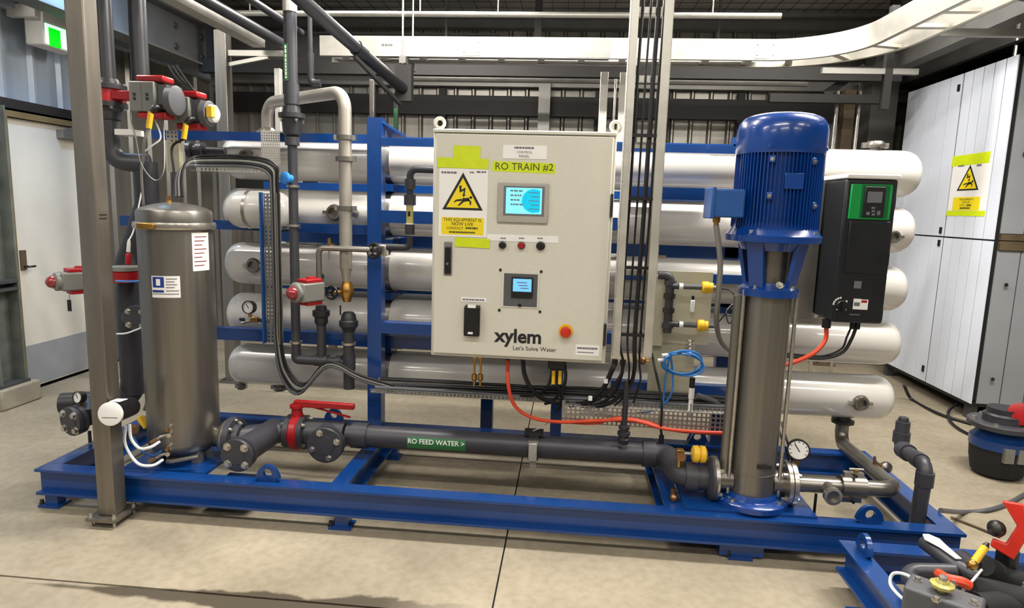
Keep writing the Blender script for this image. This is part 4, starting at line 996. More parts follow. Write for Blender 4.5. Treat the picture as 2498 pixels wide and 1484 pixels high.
MB().lathe((SX + .004, RY, z - .055), Z_, [(0, .02), (.02, .026), (.04, .036), (.07, .036), (.09, .026), (.105, .024)], 18).build('body', 'brass', GV)
MB().cyl((SX, RY, z), (SX - .045, RY - .045, z - .005), .012, n=10).build('spindle', 'brass', GV)
MB().cyl((SX - .02, RY - .03, z - .07), (SX - .02, RY - .03, z - .12), .004, n=6).build('drip_tube', 'black', GV)
q = V(SX - .055, RY - .055, z - .004); HW = MB().ring(q, V(-.3, -1, .1), .032, .006, 24, 8).build('hand_wheel', 'black', GV)
for k in range(3):
    a = k * 2.094; u = V(-.3, -1, .1).normalized(); s = u.cross(Z_).normalized(); w = s.cross(u)
    MB().bar(q, q + (s * math.cos(a) + w * math.sin(a)) * .032, .008, .005, u).build('spoke', 'black', HW)
# thin stainless branch with actuator
TB2 = thing('thin_branch', 'thin stainless tube bending down to the red and grey valve', 'pipe', (X3, RY, 1.1))
z = at(810, 606, Y=.56).z; xl_ = at(778, 640, Y=.56).x
MB().tube([(at(905, 608, Y=.56).x, .56, z), (xl_, .56, z), (xl_, .56, at(778, 690, Y=.56).z)], .0145, 16, .03).build('tube', 'stainless', TB2)
MB().cyl((xl_, .56, at(778, 690, Y=.56).z), (X3, RY, zz + .03), .019, n=16).build('valve_stem', 'steel_dark', TB2)
socket(TB2, (xl_, .56, at(780, 684, Y=.56).z), Z_, .0145, .014, 'steel', 'nut', 1.6)
b = at(803, 590, Y=.56); MB().cyl((b.x, .56, z), (b.x, .56, z + .05), .008, n=8).build('sample_tap', 'brass', TB2); MB().cyl((b.x, .56, z - .01), (b.x, .56, z - .06), .004, n=6).build('sample_spout', 'steel', TB2)
c = at(752, 712, Y=.44)
actuator(c, V(-.55, -1, 0), 'red and grey valve actuator with a wet looking dome, in the middle of the risers', .092, .13)
# black valve and tubing into the panel
BT = thing('panel_tube', 'black plastic tubing from the handwheel valve up and into the control panel', 'pipe', (1.6, .58, 1.05))
z = at(960, 603, Y=.58).z; xa = at(1000, 520, Y=.58).x
MB().tube([(at(925, 608, Y=.58).x, .58, z), (xa, .58, z), (xa, .58, at(1000, 578, Y=.58).z)], .0165, 16, .03).build('lower_tube', 'pvc_dark', BT)
z2_ = at(1020, 413, Y=.58).z
MB().tube([(xa, .58, at(1000, 505, Y=.58).z), (xa, .58, z2_), (PX0 + .01, .55, z2_ - .004)], .0175, 16, .035).build('upper_tube', 'pvc_dark', BT)
for py, r in ((450, 1.5), (488, 1.7), (560, 1.35)): socket(BT, (xa, .58, at(1000, py, Y=.58).z), Z_, .0175, .05, 'pvc_dark', 'union', r)
RG = MB().cyl((xa, .58, at(1000, 545, Y=.58).z), (xa, .58, at(1000, 502, Y=.58).z), .018, n=16).build('sight_glass', 'sight_glass', BT)
MB().obox((xa, .562, at(1000, 522, Y=.58).z), (X_, Y_, Z_), (.006, .002, .012)).build('float', 'black', RG)
for py in (500, 548): socket(BT, (xa, .58, at(1000, py, Y=.58).z), Z_, .0175, .012, 'white_pipe', 'collar', 1.25)
HV = thing('handwheel_valve', 'round black handwheel valve in front of the blue column', 'valve', at(915, 620, Y=.56))
c = at(912, 612, Y=.55)
MB().obox(c + V(.03, .03, .002), (X_, Y_, Z_), (.03, .024, .028)).build('body', 'steel', HV, bevel=.006)
MB().cyl(c + V(.02, .03, 0), c, .014, n=10).build('spindle', 'steel', HV)
w = MB().ring(c, V(-.35, -1, .15), .034, .009, 24, 8).build('hand_wheel', 'black', HV)
MB().lathe(c - V(-.35, -1, .15).normalized() * .008, V(-.35, -1, .15), [(0, .03), (.006, .03), (.012, .012), (.014, 0)], 20).build('wheel_disc', 'black', w)
bolts(w, c + V(-.35, -1, .15).normalized() * .004, V(-.35, -1, .15), .02, 4, .005, 'steel')

# ------------------------------------------------------------------ left end: inlet risers, actuators, tank fittings
IY = .45
IX, _, _ = vline(256, 0, 210, IY); JX = at(338, 90, Y=IY + .06).x
IP = thing('inlet_riser', 'black plastic inlet pipe dropping from the roof behind the stainless post', 'pipe', (IX, IY, .5))
zv = at(262, 235, Y=IY).z; ze = at(275, 395, Y=IY).z
MB().cyl((IX, IY, zv + .02), (IX, IY, ZC), .039, n=22).build('upper_pipe', 'pvc_dark', IP)
MB().tube([(IX, IY, zv - .02), (IX, IY, ze), (at(350, 402, Y=IY).x, IY + .04, ze)], .044, 22, .07).build('elbow_pipe', 'pvc', IP)
socket(IP, (IX, IY, zv - .08), Z_, .044, .06, 'pvc_dark')
RV = thing('wafer_valve', 'red wafer valve between black pipe flanges behind the post, near the top', 'valve', (IX, IY, zv - .06))
MB().lathe((IX, IY, zv - .03), Z_, [(0, .07), (.06, .07)], 28).build('body', 'red', RV)
for s in (-1, 1): MB().lathe((IX, IY, zv + s * .03), Z_ * s, [(0, .082), (.022, .082), (.026, .06), (.05, .047)], 28).build('flange', 'pvc_dark', RV); bolts(RV, (IX, IY, zv + s * .052), Z_ * s, .07, 6, .008)
MB().obox((IX + .1, IY - .02, zv), (X_, Y_, Z_), (.05, .03, .02)).build('stem_mount', 'red', RV, bevel=.004)
JY = IY + .06
JP = thing('outlet_riser', 'black plastic pipe from the roof to the twin actuators, right of the inlet pipe', 'pipe', (JX, JY, .4))
zj = at(345, 200, Y=JY).z
MB().cyl((JX, JY, zj), (JX, JY, ZC), .04, n=22).build('upper_pipe', 'pvc_dark', JP)
lx = at(318, 830, Y=JY).x
ztee = at(330, 775, Y=JY).z; zbt = at(318, 975, Y=JY).z
MB().tube([(JX - .0, JY, at(345, 395, Y=JY).z), (JX, JY, at(340, 500, Y=JY).z), (lx + .01, JY, at(330, 640, Y=JY).z), (lx, JY, ztee), (lx, JY, zbt), (at(190, 1018, Y=JY).x, JY - .1, zbt - .01)], .056, 22, .09).build('lower_pipe', 'pvc_dark', JP)
c = at(330, 777, Y=.3); MB().cyl((lx, JY, ztee), c + Y_ * .05, .045, n=22).build('tee_branch', 'pvc', JP); blind(JP, c, V(.1, -1, 0), .062, .02, br=.011)
socket(JP, (lx, JY, at(312, 945, Y=JY).z), Z_, .05, .06, 'pvc_dark')
c = at(170, 1030, Y=.28); MB().tube([(at(215, 1010, Y=JY - .1).x, JY - .1, zbt - .01), c + V(.06, .05, .01)], .05, 22).build('end_branch', 'pvc', JP); blind(JP, c, V(-.3, -1, -.05), .074, .024, br=.015)
MB().cyl(c + V(.06, .05, -.06), c + V(.06, .05, -.12), .008, n=8).build('drain_plug', 'pvc_dark', JP)
c = at(190, 970, Y=.33); gauge(c, V(-.2, -1, .2), .03, 'small dial gauge on the grey pipe end left of the post', .03)
MB().box(at(285, 300, Y=.4).x, at(330, 300, Y=.4).x, .38, .46, at(300, 330, Y=.4).z, at(300, 316, Y=.4).z).build('mounting_shelf', 'white_pipe', JP)
# twin box actuators
def box_actuator(px0, py0, px1, py1, Y, label, side):
    a = at(px0, py0, Y=Y); b = at(px1, py1, Y=Y)
    t = thing('box_actuator', label, 'actuator', ((a.x + b.x) / 2, Y + .05, b.z), 'box actuators on the upper left pipes')
    MB().box(a.x, b.x, Y, Y + .1, b.z, a.z).build('body', 'act_grey', t, bevel=.006)
    MB().box((a.x + b.x) / 2 - .001, (a.x + b.x) / 2 + .001, Y - .001, Y + .002, b.z + .005, a.z - .005).build('seam', 'act_dark', t)
    h = a.z - b.z; w = b.x - a.x
    for fx in (.22, .72):
        for fz in (.42, .56): MB().lathe((a.x + w * fx, Y, b.z + h * fz), -Y_, [(0, .008), (.004, .007), (.004, 0)], 10).build('screw', 'steel_dark', t)
    MB().box(a.x + .03, b.x + .04, Y + .01, Y + .1, a.z + .001, a.z + .03).build('top_cap', 'red', t, bevel=.008)
    MB().box(a.x + .025, b.x + .04, Y + .015, Y + .09, b.z - .028, b.z).build('bottom_cap', 'red', t, bevel=.006)
    MB().box(b.x + .002, b.x + .05, Y + .02, Y + .095, b.z + h * .1, a.z - h * .08).build('motor_bracket', 'act_dark', t)
    MB().lathe((b.x + .05, Y + .05, (a.z + b.z) / 2 - .01), X_, [(0, h * .5), (.03, h * .5), (.034, h * .42)], 24).build('limit_switch', 'act_dark', t)
    if side:
        MB().lathe((b.x + .084, Y + .05, (a.z + b.z) / 2 - .01), X_, [(0, h * .36), (.022, h * .34), (.034, h * .2), (.036, 0)], 20).build('indicator_dome', 'white_pipe', t)
        MB().box(b.x + .09, b.x + .116, Y - .004, Y + .03, (a.z + b.z) / 2 - .03, (a.z + b.z) / 2 + .02).build('indicator_flag', 'yellow', t)
    g = V(b.x + .03, Y + .0, b.z + .02)
    MB().tube([g, g + V(-.01, -.03, -.005), g + V(-.025, -.036, -.03)], .013, 10, .015).build('gland_elbow', 'black', t)
    MB().tube([g + V(-.025, -.036, -.026), g + V(-.04, -.036, -.1)], .013, 10).build('yellow_plug', 'yellow', t)
    return t, g + V(-.04, -.036, -.1)
_, g1 = box_actuator(312, 197, 378, 272, .34, 'grey and red box actuator nearest the post, yellow plug hanging down', False)
_, g2 = box_actuator(410, 235, 462, 300, .5, 'grey and red box actuator with a round clear indicator, right of its twin', True)
cable('actuator_cable', [g1, at(352, 345, Y=.3), at(350, 380, Y=.34), at(345, 420, Y=.36), at(350, 500, Y=.4)], .006, 'galv_grey', 'grey cable running down from the left box actuator plug')
cable('actuator_cable', [at(330, 215, Y=.36), at(318, 280, Y=.36), at(330, 330, Y=.34), at(345, 400, Y=.34), at(378, 440, Y=.3), at(400, 415, Y=.3), at(400, 330, Y=.36), at(398, 290, Y=.4)], .003, 'galv_grey', 'pale looped tube hanging under the left box actuator')
cable('actuator_cable', [g2, at(420, 360, Y=.46), at(424, 420, Y=.44), at(420, 490, Y=.4)], .006, 'black', 'black cable hanging from the right box actuator plug')
cable('pale_tube', [at(378, 290, Y=.4), at(392, 335, Y=.38), at(372, 355, Y=.36), at(350, 372, Y=.36)], .004, 'tube_clear', 'pale tube bending sideways under the twin actuators')
for k, dx_ in enumerate((0, 10, 20)):
    cable('lead_cable', [at(410 + dx_, 160, Y=.62), at(430 + dx_, 190, Y=.6), at(465 + dx_ * .4, 222, Y=.58)], .005, 'black', '%s of the three black leads above the right actuator' % ('leftmost', 'middle', 'rightmost')[k], group='black leads above the actuators')
# perforated support plate under the right actuator
def perf(name, o, u, v, nu, nv, p, m, parent=None, th=.0015, hole=.5):
    o = Vector(o); u = Vector(u).normalized(); v = Vector(v).normalized(); n = u.cross(v); vs = []; fs = []
    for j in range(nv):
        for i in range(nu):
            c = o + u * (p * (i + .5)) + v * (p * (j + .5)); k = len(vs); sh = 0
            for s, q in ((-1, -1), (1, -1), (1, 1), (-1, 1)): vs.append(c + (u * s + v * q) * p / 2)
            for s, q in ((-1, -1), (1, -1), (1, 1), (-1, 1)): vs.append(c + (u * s + v * q) * p / 2 * hole)
            for a in range(4): b = (a + 1) % 4; fs.append((k + a, k + b, k + 4 + b, k + 4 + a))
    mb = MB().add(vs, fs); ob = mb.build(name, m, parent, flat=True)
    s = ob.modifiers.new('thick', 'SOLIDIFY'); s.thickness = th; s.offset = 0
    return ob
a = at(404, 318, Y=.52); b = at(437, 420, Y=.52)
o = thing('support_channel', 'pale perforated channel under the right box actuator', 'bracket', ((a.x + b.x) / 2, .54, b.z))
MB().box(a.x, b.x, .525, .56, b.z, a.z - .06).build('channel', 'board', o)
perf('perforated_top', (a.x, .522, a.z - .06), X_, Z_, 3, 3, (b.x - a.x) / 3, 'board', o)
# left actuator behind the post
c = at(186, 685, Y=.32); actuator(c, V(-.7, -1, 0), 'red capped grey actuator poking out left of the post, in front of the door', .088, .14)
MB_t = thing('hanging_tag', 'small dark tag hanging below the left actuator', 'tag', at(169, 757, Y=.28))
c = at(169, 742, Y=.28); MB().box(c.x - .009, c.x + .009, .278, .282, c.z - .035, c.z + .02).build('tag', 'black', MB_t); MB().cyl((c.x + .002, .28, c.z + .02), (c.x + .004, .28, c.z + .06), .0015, n=5).build('string', 'steel', MB_t)
RC = thing('pipe_clamp_valve', 'dark red clamp valve on the pipe between post and filter', 'valve', at(300, 690, Y=.4))
c = at(306, 672, Y=.42)
MB().lathe(c - Z_ * .03, Z_, [(0, .07), (.05, .075), (.055, .07)], 26).build('body', 'red', RC); MB().lathe(c + Z_ * .026, Z_, [(0, .078), (.018, .076), (.02, .05)], 26).build('top_flange', 'galv_grey', RC)
b = at(312, 630, Y=.36); MB().lathe(b - Z_ * .03, V(.1, 0, 1), [(0, .012), (.045, .014), (.055, .009)], 12).build('red_plug', 'red', RC); MB().lathe(b + V(.004, 0, .03), V(.12, 0, 1), [(0, .009), (.045, .008), (.06, .005)], 12).build('white_sleeve', 'white_pipe', RC)
cable('clear_tube', [b + V(.01, 0, .085), at(325, 565, Y=.38), at(335, 520, Y=.4), at(345, 470, Y=.42)], .0035, 'tube_clear', 'clear tube rising from the red plug beside the filter')
cable('blue_tube', [at(282, 686, Y=.16), at(320, 687, Y=.16), at(375, 683, Y=.12)], .0045, 'tube_blue', 'blue tube stretched between the post and the filter label')
cable('grey_lead', [at(284, 815, Y=.2), at(310, 813, Y=.2), at(345, 800, Y=.22)], .004, 'tube_clear', 'pale lead curving under the round blank flange beside the filter')
BS = thing('bolted_bracket', 'blue steel bracket with a bolt, behind the left of the filter lid', 'bracket', at(320, 540, Y=.5))
a = at(298, 526, Y=.5); b = at(345, 552, Y=.5); MB().box(a.x, b.x, .48, .56, b.z, a.z).build('plate', 'blue', BS); bolts(BS, ((a.x + b.x) / 2, .52, a.z), Z_, .001, 1, .01, h=.02)
# flow transmitter behind the post, white dial facing the camera
FT = thing('flow_transmitter', 'black flow transmitter with round white face, in front of the post and filter', 'transmitter', at(300, 1020, Y=.02))
c = at(270, 1010, Y=-.13); d = (c - at(350, 980, Y=.12)).normalized(); 
MB().lathe(c - d * .17, d, [(0, .03), (.02, .042), (.15, .045), (.165, .05)], 28).build('barrel', 'black', FT)
MB().lathe(c - d * .006, d, [(0, .05), (.012, .05), (.014, .047), (.014, 0)], 30).build('face', 'white_print', FT)
MB().obox(c + d * .009 - Z_ * .018, (d, d.cross(Z_).normalized(), Z_), (.0006, .032, .004)).build('face_mark', 'ink', FT)
q = c - d * .06 + Z_ * .046; MB().obox(q, (d, d.cross(Z_).normalized(), Z_), (.03, .022, .0015)).build('top_label', 'white_print', FT)
# hoses and fittings low on the filter
for k, (pts, lab) in enumerate((([at(306, 1040, Y=.02), at(306, 1085, Y=.02), at(335, 1130, Y=.0), at(372, 1136, Y=.02), at(398, 1122, Y=.06)], 'lower white hose looping to the filter drain valve'),
        ([at(316, 1035, Y=.04), at(320, 1070, Y=.03), at(340, 1094, Y=.02), at(366, 1092, Y=.03), at(390, 1078, Y=.07)], 'upper white hose looping to the filter sample valve'))):
    cable('white_hose', pts, .0068, 'tube_clear', lab, 'hose')
cable('blue_hose', [at(325, 1065, Y=.08), at(345, 1100, Y=.06), at(372, 1112, Y=.06), at(395, 1100, Y=.08)], .005, 'blue_soft', 'thin grey blue hose between the two white hoses', 'hose')
for k, (px, py, lab) in enumerate(((407, 1045, 'top'), (407, 1062, 'second'), (407, 1092, 'third'), (404, 1108, 'lowest'))):
    c = at(px, py, Y=.095); t = thing('sample_fitting', '%s of the four small steel fittings low on the filter body' % lab, 'fitting', c - Z_ * .012, 'steel fittings on the filter')
    MB().cyl(c + V(.0, .02, 0), c + V(.012, -.005, 0), .011, n=6).build('nut', 'steel', t)
    if k in (1, 3): MB().tube([c, c + V(-.02, -.02, -.004), c + V(-.05, -.03, -.026)], .007, 8, .01).build('elbow', 'steel', t); MB().cyl(c + V(-.03, -.025, -.012), c + V(-.055, -.032, -.03), .0105, n=6).build('ferrule', 'copper', t)
    else: MB().cyl(c + V(.012, -.005, 0), c + V(.018, -.03, 0), .008, n=8).build('cap', 'copper', t)
t = thing('yellow_fan_valve', 'yellow and orange plastic fittings tucked behind the post and filter', 'fitting', at(345, 1050, Y=.3))
c = at(350, 1030, Y=.25); MB().obox(c, (V(.6, 0, -.8), Y_, V(.8, 0, .6)), (.032, .02, .009)).build('yellow_lever', 'yellow', t, bevel=.004); c = at(330, 1045, Y=.28); MB().lathe(c, V(.5, -1, .2), [(0, .02), (.05, .024), (.055, 0)], 14).build('orange_cap', 'copper', t)
cable('grey_loop_hose', [at(352, 1000, Y=.3), at(362, 975, Y=.28), at(378, 965, Y=.26), at(384, 1000, Y=.24), at(378, 1050, Y=.22)], .008, 'galv_grey', 'grey hose looped behind the filter base', 'hose')
# gauge with block valve on the left of the fourth vessel
c = at(606, 750, Y=.74); gauge(c, V(-.1, -1, .1), .036, 'round dial gauge on a small valve block in front of the fourth vessel', .02)
t = thing('valve_block', 'brass and steel valve block under the dial gauge, fourth vessel', 'valve', at(620, 785, Y=.74))
c = at(622, 780, Y=.74); MB().obox(c, (X_, Y_, Z_), (.018, .014, .014)).build('block', 'brass', t, bevel=.003); MB().cyl(c + V(-.015, 0, -.006), c + V(-.07, -.01, -.02), .008, n=8).build('steel_arm', 'steel', t); MB().cyl(c + V(-.055, -.01, .0), c + V(-.08, -.01, .0), .009, n=8).build('black_knob', 'black', t); MB().cyl(c + V(.015, 0, 0), c + V(.08, 0, -.01), .01, n=8).build('tail', 'steel_dark', t)
# dark horizontal valve pipe behind the top rail
t = thing('upper_valve', 'black flanged valve and short pipe behind the actuators, at the top vessel end', 'valve', at(470, 370, Y=.75))
c = at(462, 366, Y=.75); MB().lathe(c, X_, [(0, .045), (.02, .045), (.02, .03), (.05, .03), (.05, .042), (.08, .042), (.08, .02), (.2, .018), (.2, .0)], 22).build('body', 'pvc_dark', t); bolts(t, c, -X_, .034, 4, .006)
# ------------------------------------------------------------------ vertical cable ladder beside the panel
LY = .2
lx0 = at(1541, 0, Y=LY).x; lx1 = lx0 + .032; rx0 = at(1623, 0, Y=LY).x; rx1 = at(1646, 0, Y=LY).x
zlow = at(1500, 868, Y=LY).z
CLd = thing('vertical_cable_ladder', 'upright galvanised cable ladder hanging from the roof beside the control panel', 'cable ladder', ((lx0 + rx1) / 2, LY + .03, zlow))
def chan(x0, x1, y0, y1, z0, z1, open_right):
    mb = MB(); mb.box(x0, x1, y0, y0 + .003, z0, z1); mb.box(x0, x1, y1 - .003, y1, z0, z1)
    mb.box(x0, x0 + .003, y0, y1, z0, z1) if open_right else mb.box(x1 - .003, x1, y0, y1, z0, z1)
    return mb
chan(lx0, lx1, LY, LY + .075, zlow, ZC, True).build('rail', 'galv', CLd); chan(rx0, rx1, LY, LY + .075, zlow, ZC, False).build('rail', 'galv', CLd)
k = 0; z = zlow + .09
while z < 2.4:
    MB().box(lx0 + .004, rx1 - .004, LY + .05, LY + .07, z - .012, z + .012).build('rung', 'galv', CLd); z += .27
for z in (at(1570, 330, Y=LY).z, at(1570, 655, Y=LY).z, at(1570, 485, Y=LY).z, at(1570, 820, Y=LY).z):
    MB().box(lx1 - .01, rx0 + .02, LY + .008, LY + .014, z - .007, z + .007).build('cable_strap', 'black', CLd)
def down(name, xo, r, yo, label, pts=(), m='black'):
    x = lx1 + xo
    cable(name, [V(x + .02, LY + yo, 3.2), V(x + .012, LY + yo, 2.6), V(x, LY + yo, 2.0), V(x - .004, LY + yo, 1.5), V(x - .01, LY + yo, 1.1), V(x - .012, LY + yo, .86)] + list(pts), r, m, label, group='black cables on the upright ladder', k=5)
down('ladder_cable', .012, .006, .03, 'leftmost black cable running down the upright ladder', [at(1520, 900, Y=.3), at(1480, 960, Y=.36), at(1440, 985, Y=.42)])
down('ladder_cable', .045, .0045, .034, 'thin black cable in the middle of the upright ladder', [at(1535, 900, Y=.3), at(1528, 960, Y=.4), at(1500, 990, Y=.45)])
down('ladder_cable', .075, .0095, .028, 'thickest black cable on the upright ladder, right of centre', [at(1548, 900, Y=.3), at(1530, 950, Y=.38), at(1470, 990, Y=.44), at(1380, 985, Y=.47)])
down('ladder_cable', .1, .005, .036, 'rightmost thin black cable on the upright ladder', [at(1560, 890, Y=.35), at(1562, 930, Y=.45), at(1545, 985, Y=.5)])

# ------------------------------------------------------------------ perforated cable tray under the panel
ty = .56; tz0 = at(1000, 962, Y=ty - .06).z
tx0 = at(905, 950, Y=ty - .06).x; tx1 = at(1775, 1040, Y=ty - .06).x
TR = thing('cable_tray', 'long perforated steel cable tray running level behind the feed pipe under the panel', 'cable tray', ((tx0 + tx1) / 2, ty, tz0))
nx = int((tx1 - tx0) / .02)
perf('tray_front_side', (tx0, ty - .07, tz0), X_, Z_, nx, 1, .02, 'galv_grey', TR, .0012, .55)
perf('tray_back_side', (tx0, ty + .07, tz0), X_, Z_, nx, 2, .02, 'galv', TR, .0012, .55)
perf('tray_bottom', (tx0, ty - .07, tz0), X_, Y_, nx, 7, .02, 'galv', TR, .0012, .5)
for x in (tx0 + .05, (tx0 + tx1) / 2 - .02): MB().box(x - .015, x + .015, ty + .072, CY - .04, tz0, tz0 + .03).build('tray_bracket', 'galv_grey', TR)
rndc = random.Random(3)
for k in range(6):
    y = ty - .05 + k * .02; r = (.009, .007, .01, .006, .008, .007)[k]
    p = [V(tx0 + .02 + .35 * i / 1., y + rndc.uniform(-.006, .006), tz0 + r + .008 + k * .005 + rndc.uniform(0, .01)) for i in range(int((tx1 - tx0) / .35) + 1)]
    cable('tray_cable', p, r, 'black' if k % 3 else 'act_dark', 'dark cable lying in the level tray, %s from the front' % ('first', 'second', 'third', 'fourth', 'fifth', 'sixth')[k], group='cables lying in the level tray', k=4)
# wider perforated part, lower right, with orange cable on its lip
wx0 = at(1370, 1010, Y=.44).x; wz = at(1600, 1045, Y=.44).z
WT = thing('perforated_apron', 'pale perforated sheet tray hanging lower right behind the orange cable', 'cable tray', ((wx0 + tx1) / 2, .44, wz))
perf('sheet', (wx0, .44, wz), X_, Z_, int((tx1 - wx0) / .022), 4, .022, 'galv_grey', WT, .0012, .64)
perf('floor', (wx0, .44, wz + .087), X_, Y_, int((tx1 - wx0) / .022), 2, .022, 'galv', WT, .0012, .5)
MB().box(tx1 - .01, tx1 + .01, .44, ty, wz + .03, tz0 + .03).build('hanger', 'galv_grey', WT); MB().box(wx0, wx0 + .015, .44, ty, wz + .05, tz0 + .03).build('hanger', 'galv_grey', WT)
c0 = at(1238, 882, Y=PY + .12); c0.z = PZ0 - .02
cable('orange_cable', [c0, at(1240, 940, Y=.36), at(1256, 990, Y=.37), at(1300, 1020, Y=.38), at(1370, 1030, Y=.41), at(1450, 1027, Y=.42), at(1540, 1026, Y=.42), at(1620, 1046, Y=.42), at(1700, 1054, Y=.42), at(1778, 1057, Y=.42), at(1850, 1060, Y=.44)], .0088, 'orange_cable', 'orange cable dropping from the panel and running right to the pump', k=8)
cable('orange_cable', [at(1372, 1030, Y=.43), at(1450, 1034, Y=.43), at(1510, 1020, Y=.43), at(1580, 1030, Y=.43), at(1650, 1052, Y=.43), at(1778, 1062, Y=.43)], .006, 'orange_cable', 'second thinner orange cable twisted along the perforated tray')
# black cable loops under the panel
def loop(px0, pts, r, lab, m='black'):
    c = at(px0, 882, Y=PY + .12); c.z = PZ0 - .02
    cable('panel_cable', [c] + pts, r, m, lab, group='black cables looping under the panel')
loop(1275, [at(1280, 915, Y=.39), at(1298, 950, Y=.4), at(1330, 975, Y=.44), at(1400, 988, Y=.5)], .011, 'thick black cable looping right from the panel, left of the middle glands')
loop(1348, [at(1345, 915, Y=.4), at(1335, 945, Y=.42), at(1312, 962, Y=.46), at(1270, 965, Y=.5)], .007, 'black cable leaving the middle glands towards the left')
loop(1362, [at(1360, 920, Y=.4), at(1366, 950, Y=.42), at(1372, 980, Y=.46), at(1360, 1000, Y=.5)], .009, 'black cable hanging straight under the middle glands')
loop(1376, [at(1380, 920, Y=.4), at(1372, 950, Y=.42), at(1350, 978, Y=.46), at(1330, 985, Y=.5)], .008, 'black cable leaving the middle glands and crossing left')
loop(1500, [at(1490, 910, Y=.38), at(1470, 950, Y=.4), at(1435, 980, Y=.44), at(1390, 990, Y=.5)], .0115, 'thick black cable with white ties looping left under the panel corner')
loop(1520, [at(1516, 915, Y=.38), at(1500, 955, Y=.41), at(1465, 985, Y=.45), at(1420, 992, Y=.5)], .008, 'black cable nearest the ladder looping left under the panel')
t = thing('junction_bundle', 'bundle of yellow tagged glands and wires under the panel middle', 'cable bundle', at(1358, 960, Y=.4))
for k, px in enumerate((1350, 1366)): c = at(px, 922, Y=.39); MB().cyl(c - Z_ * .03, c + Z_ * .035, .009, n=10).build('yellow_tag', 'yellow', t)
c = at(1358, 885, Y=.4); MB().box(c.x - .04, c.x + .04, .385, .43, c.z - .03, PZ0).build('gland_box', 'black', t, bevel=.004)
for px, py in ((1478, 930), (1440, 972)): c = at(px, py, Y=.375); tag(MB().obox((0, 0, 0), (X_, Y_, Z_), (.009, .004, .011)).build('cable_tie_tag', 'white_print'), 'small white tag on the black cable loop, %s' % ('upper one' if px > 1450 else 'lower one'), 'tag', 'white cable tags').location = c
t = thing('brass_fittings', 'pair of brass pipe fittings hanging under the left of the panel', 'fitting', at(1165, 945, Y=.42))
for k, px in enumerate((1157, 1172)): c = at(px, 915, Y=.42); MB().cyl(V(c.x, .42, c.z - .055), V(c.x, .42, PZ0), .005, n=8).build('tube', 'brass', t); MB().lathe(V(c.x, .42, c.z - .03), Z_, [(0, .008), (.006, .013), (.03, .013), (.036, .008)], 8).build('union', 'brass', t)
# black hanging valve below the tray
BVv = thing('hanging_valve', 'black plastic tube with a stacked union hanging to the feed pipe', 'pipe', at(1527, 1085, Y=.36))
x = at(1525, 1000, Y=.36).x
MB().cyl((x, .36, at(1530, 930, Y=.36).z), (x, .36, at(1526, 1040, Y=.36).z), .013, n=14).build('tube', 'pvc_dark', BVv)
zz = at(1525, 1085, Y=.36).z
MB().lathe((x, .36, zz), Z_, [(0, .012), (.006, .024), (.028, .028), (.034, .022), (.044, .022), (.048, .03), (.062, .03), (.066, .02), (.074, .02), (.078, .026), (.09, .026), (.094, .015)], 20).build('union', 'pvc_dark', BVv)
# wire lead to clamp
cable('earth_wire', [at(1340, 1030, Y=.41), at(1320, 1043, Y=.4), at(1300, 1052, Y=.4)], .0025, 'steel', 'thin wire reaching to the pipe clamp on the feed pipe', 'wire')
cable('thin_lead', [at(1690, 1058, Y=.3), at(1680, 1075, Y=.25), at(1668, 1088, Y=.2)], .003, 'black', 'thin black lead above the yellow pressure transmitter', 'wire')

# ------------------------------------------------------------------ upright cable tray left, with cables bending over the filter
UY = .55
ux0 = at(641, 650, Y=UY).x; ux1 = at(682, 650, Y=UY).x; uz0 = at(655, 838, Y=UY).z; uz1 = at(655, 470, Y=UY).z
UT = thing('upright_cable_tray', 'upright perforated cable tray in front of the left vessel ends', 'cable tray', ((ux0 + ux1) / 2, UY, uz0))
p = (ux1 - ux0 - .008) / 4
perf('tray_face', (ux0 + .004, UY + .02, uz0), X_, Z_, 4, int((uz1 - uz0) / p), p, 'galv_grey', UT, .0012, .42)
MB().box(ux0 - .002, ux0 + .001, UY - .02, UY + .022, uz0, uz1).build('tray_side', 'blue_soft', UT); MB().box(ux1 - .001, ux1 + .002, UY - .02, UY + .022, uz0, uz1).build('tray_side', 'galv_grey', UT)
MB().box(ux0, ux1, UY + .024, .808, 1.28, 1.3).build('tray_bracket', 'galv_grey', UT)
zt0 = at(600, 410, Y=UY).z
HT = thing('level_tray_piece', 'short level perforated tray carrying hoses from the filter to the upright tray', 'cable tray', at(560, 412, Y=UY))
hx0 = at(470, 408, Y=UY).x
perf('tray_face', (hx0, UY + .03, zt0 - .02), X_, Z_, int((ux0 - hx0 + .04) / .02), 3, .02, 'galv', HT, .0012, .5)
perf('tray_floor', (hx0, UY - .03, zt0 - .02), X_, Y_, int((ux0 - hx0 + .04) / .02), 3, .02, 'galv', HT, .0012, .5)
a = at(636, 318, Y=.74); b = at(684, 402, Y=.74)
PP = thing('perforated_plate', 'bright perforated steel plate fixed over the top rail, left of the riser', 'plate', ((a.x + b.x) / 2, .74, b.z))
perf('plate', (a.x, .74, b.z), X_, Z_, 8, int((a.z - b.z) / ((b.x - a.x) / 8)), (b.x - a.x) / 8, 'galv', PP, .0015, .42)
MB().box(a.x, b.x, .742, .808, a.z - .006, a.z).build('hook', 'galv', PP)
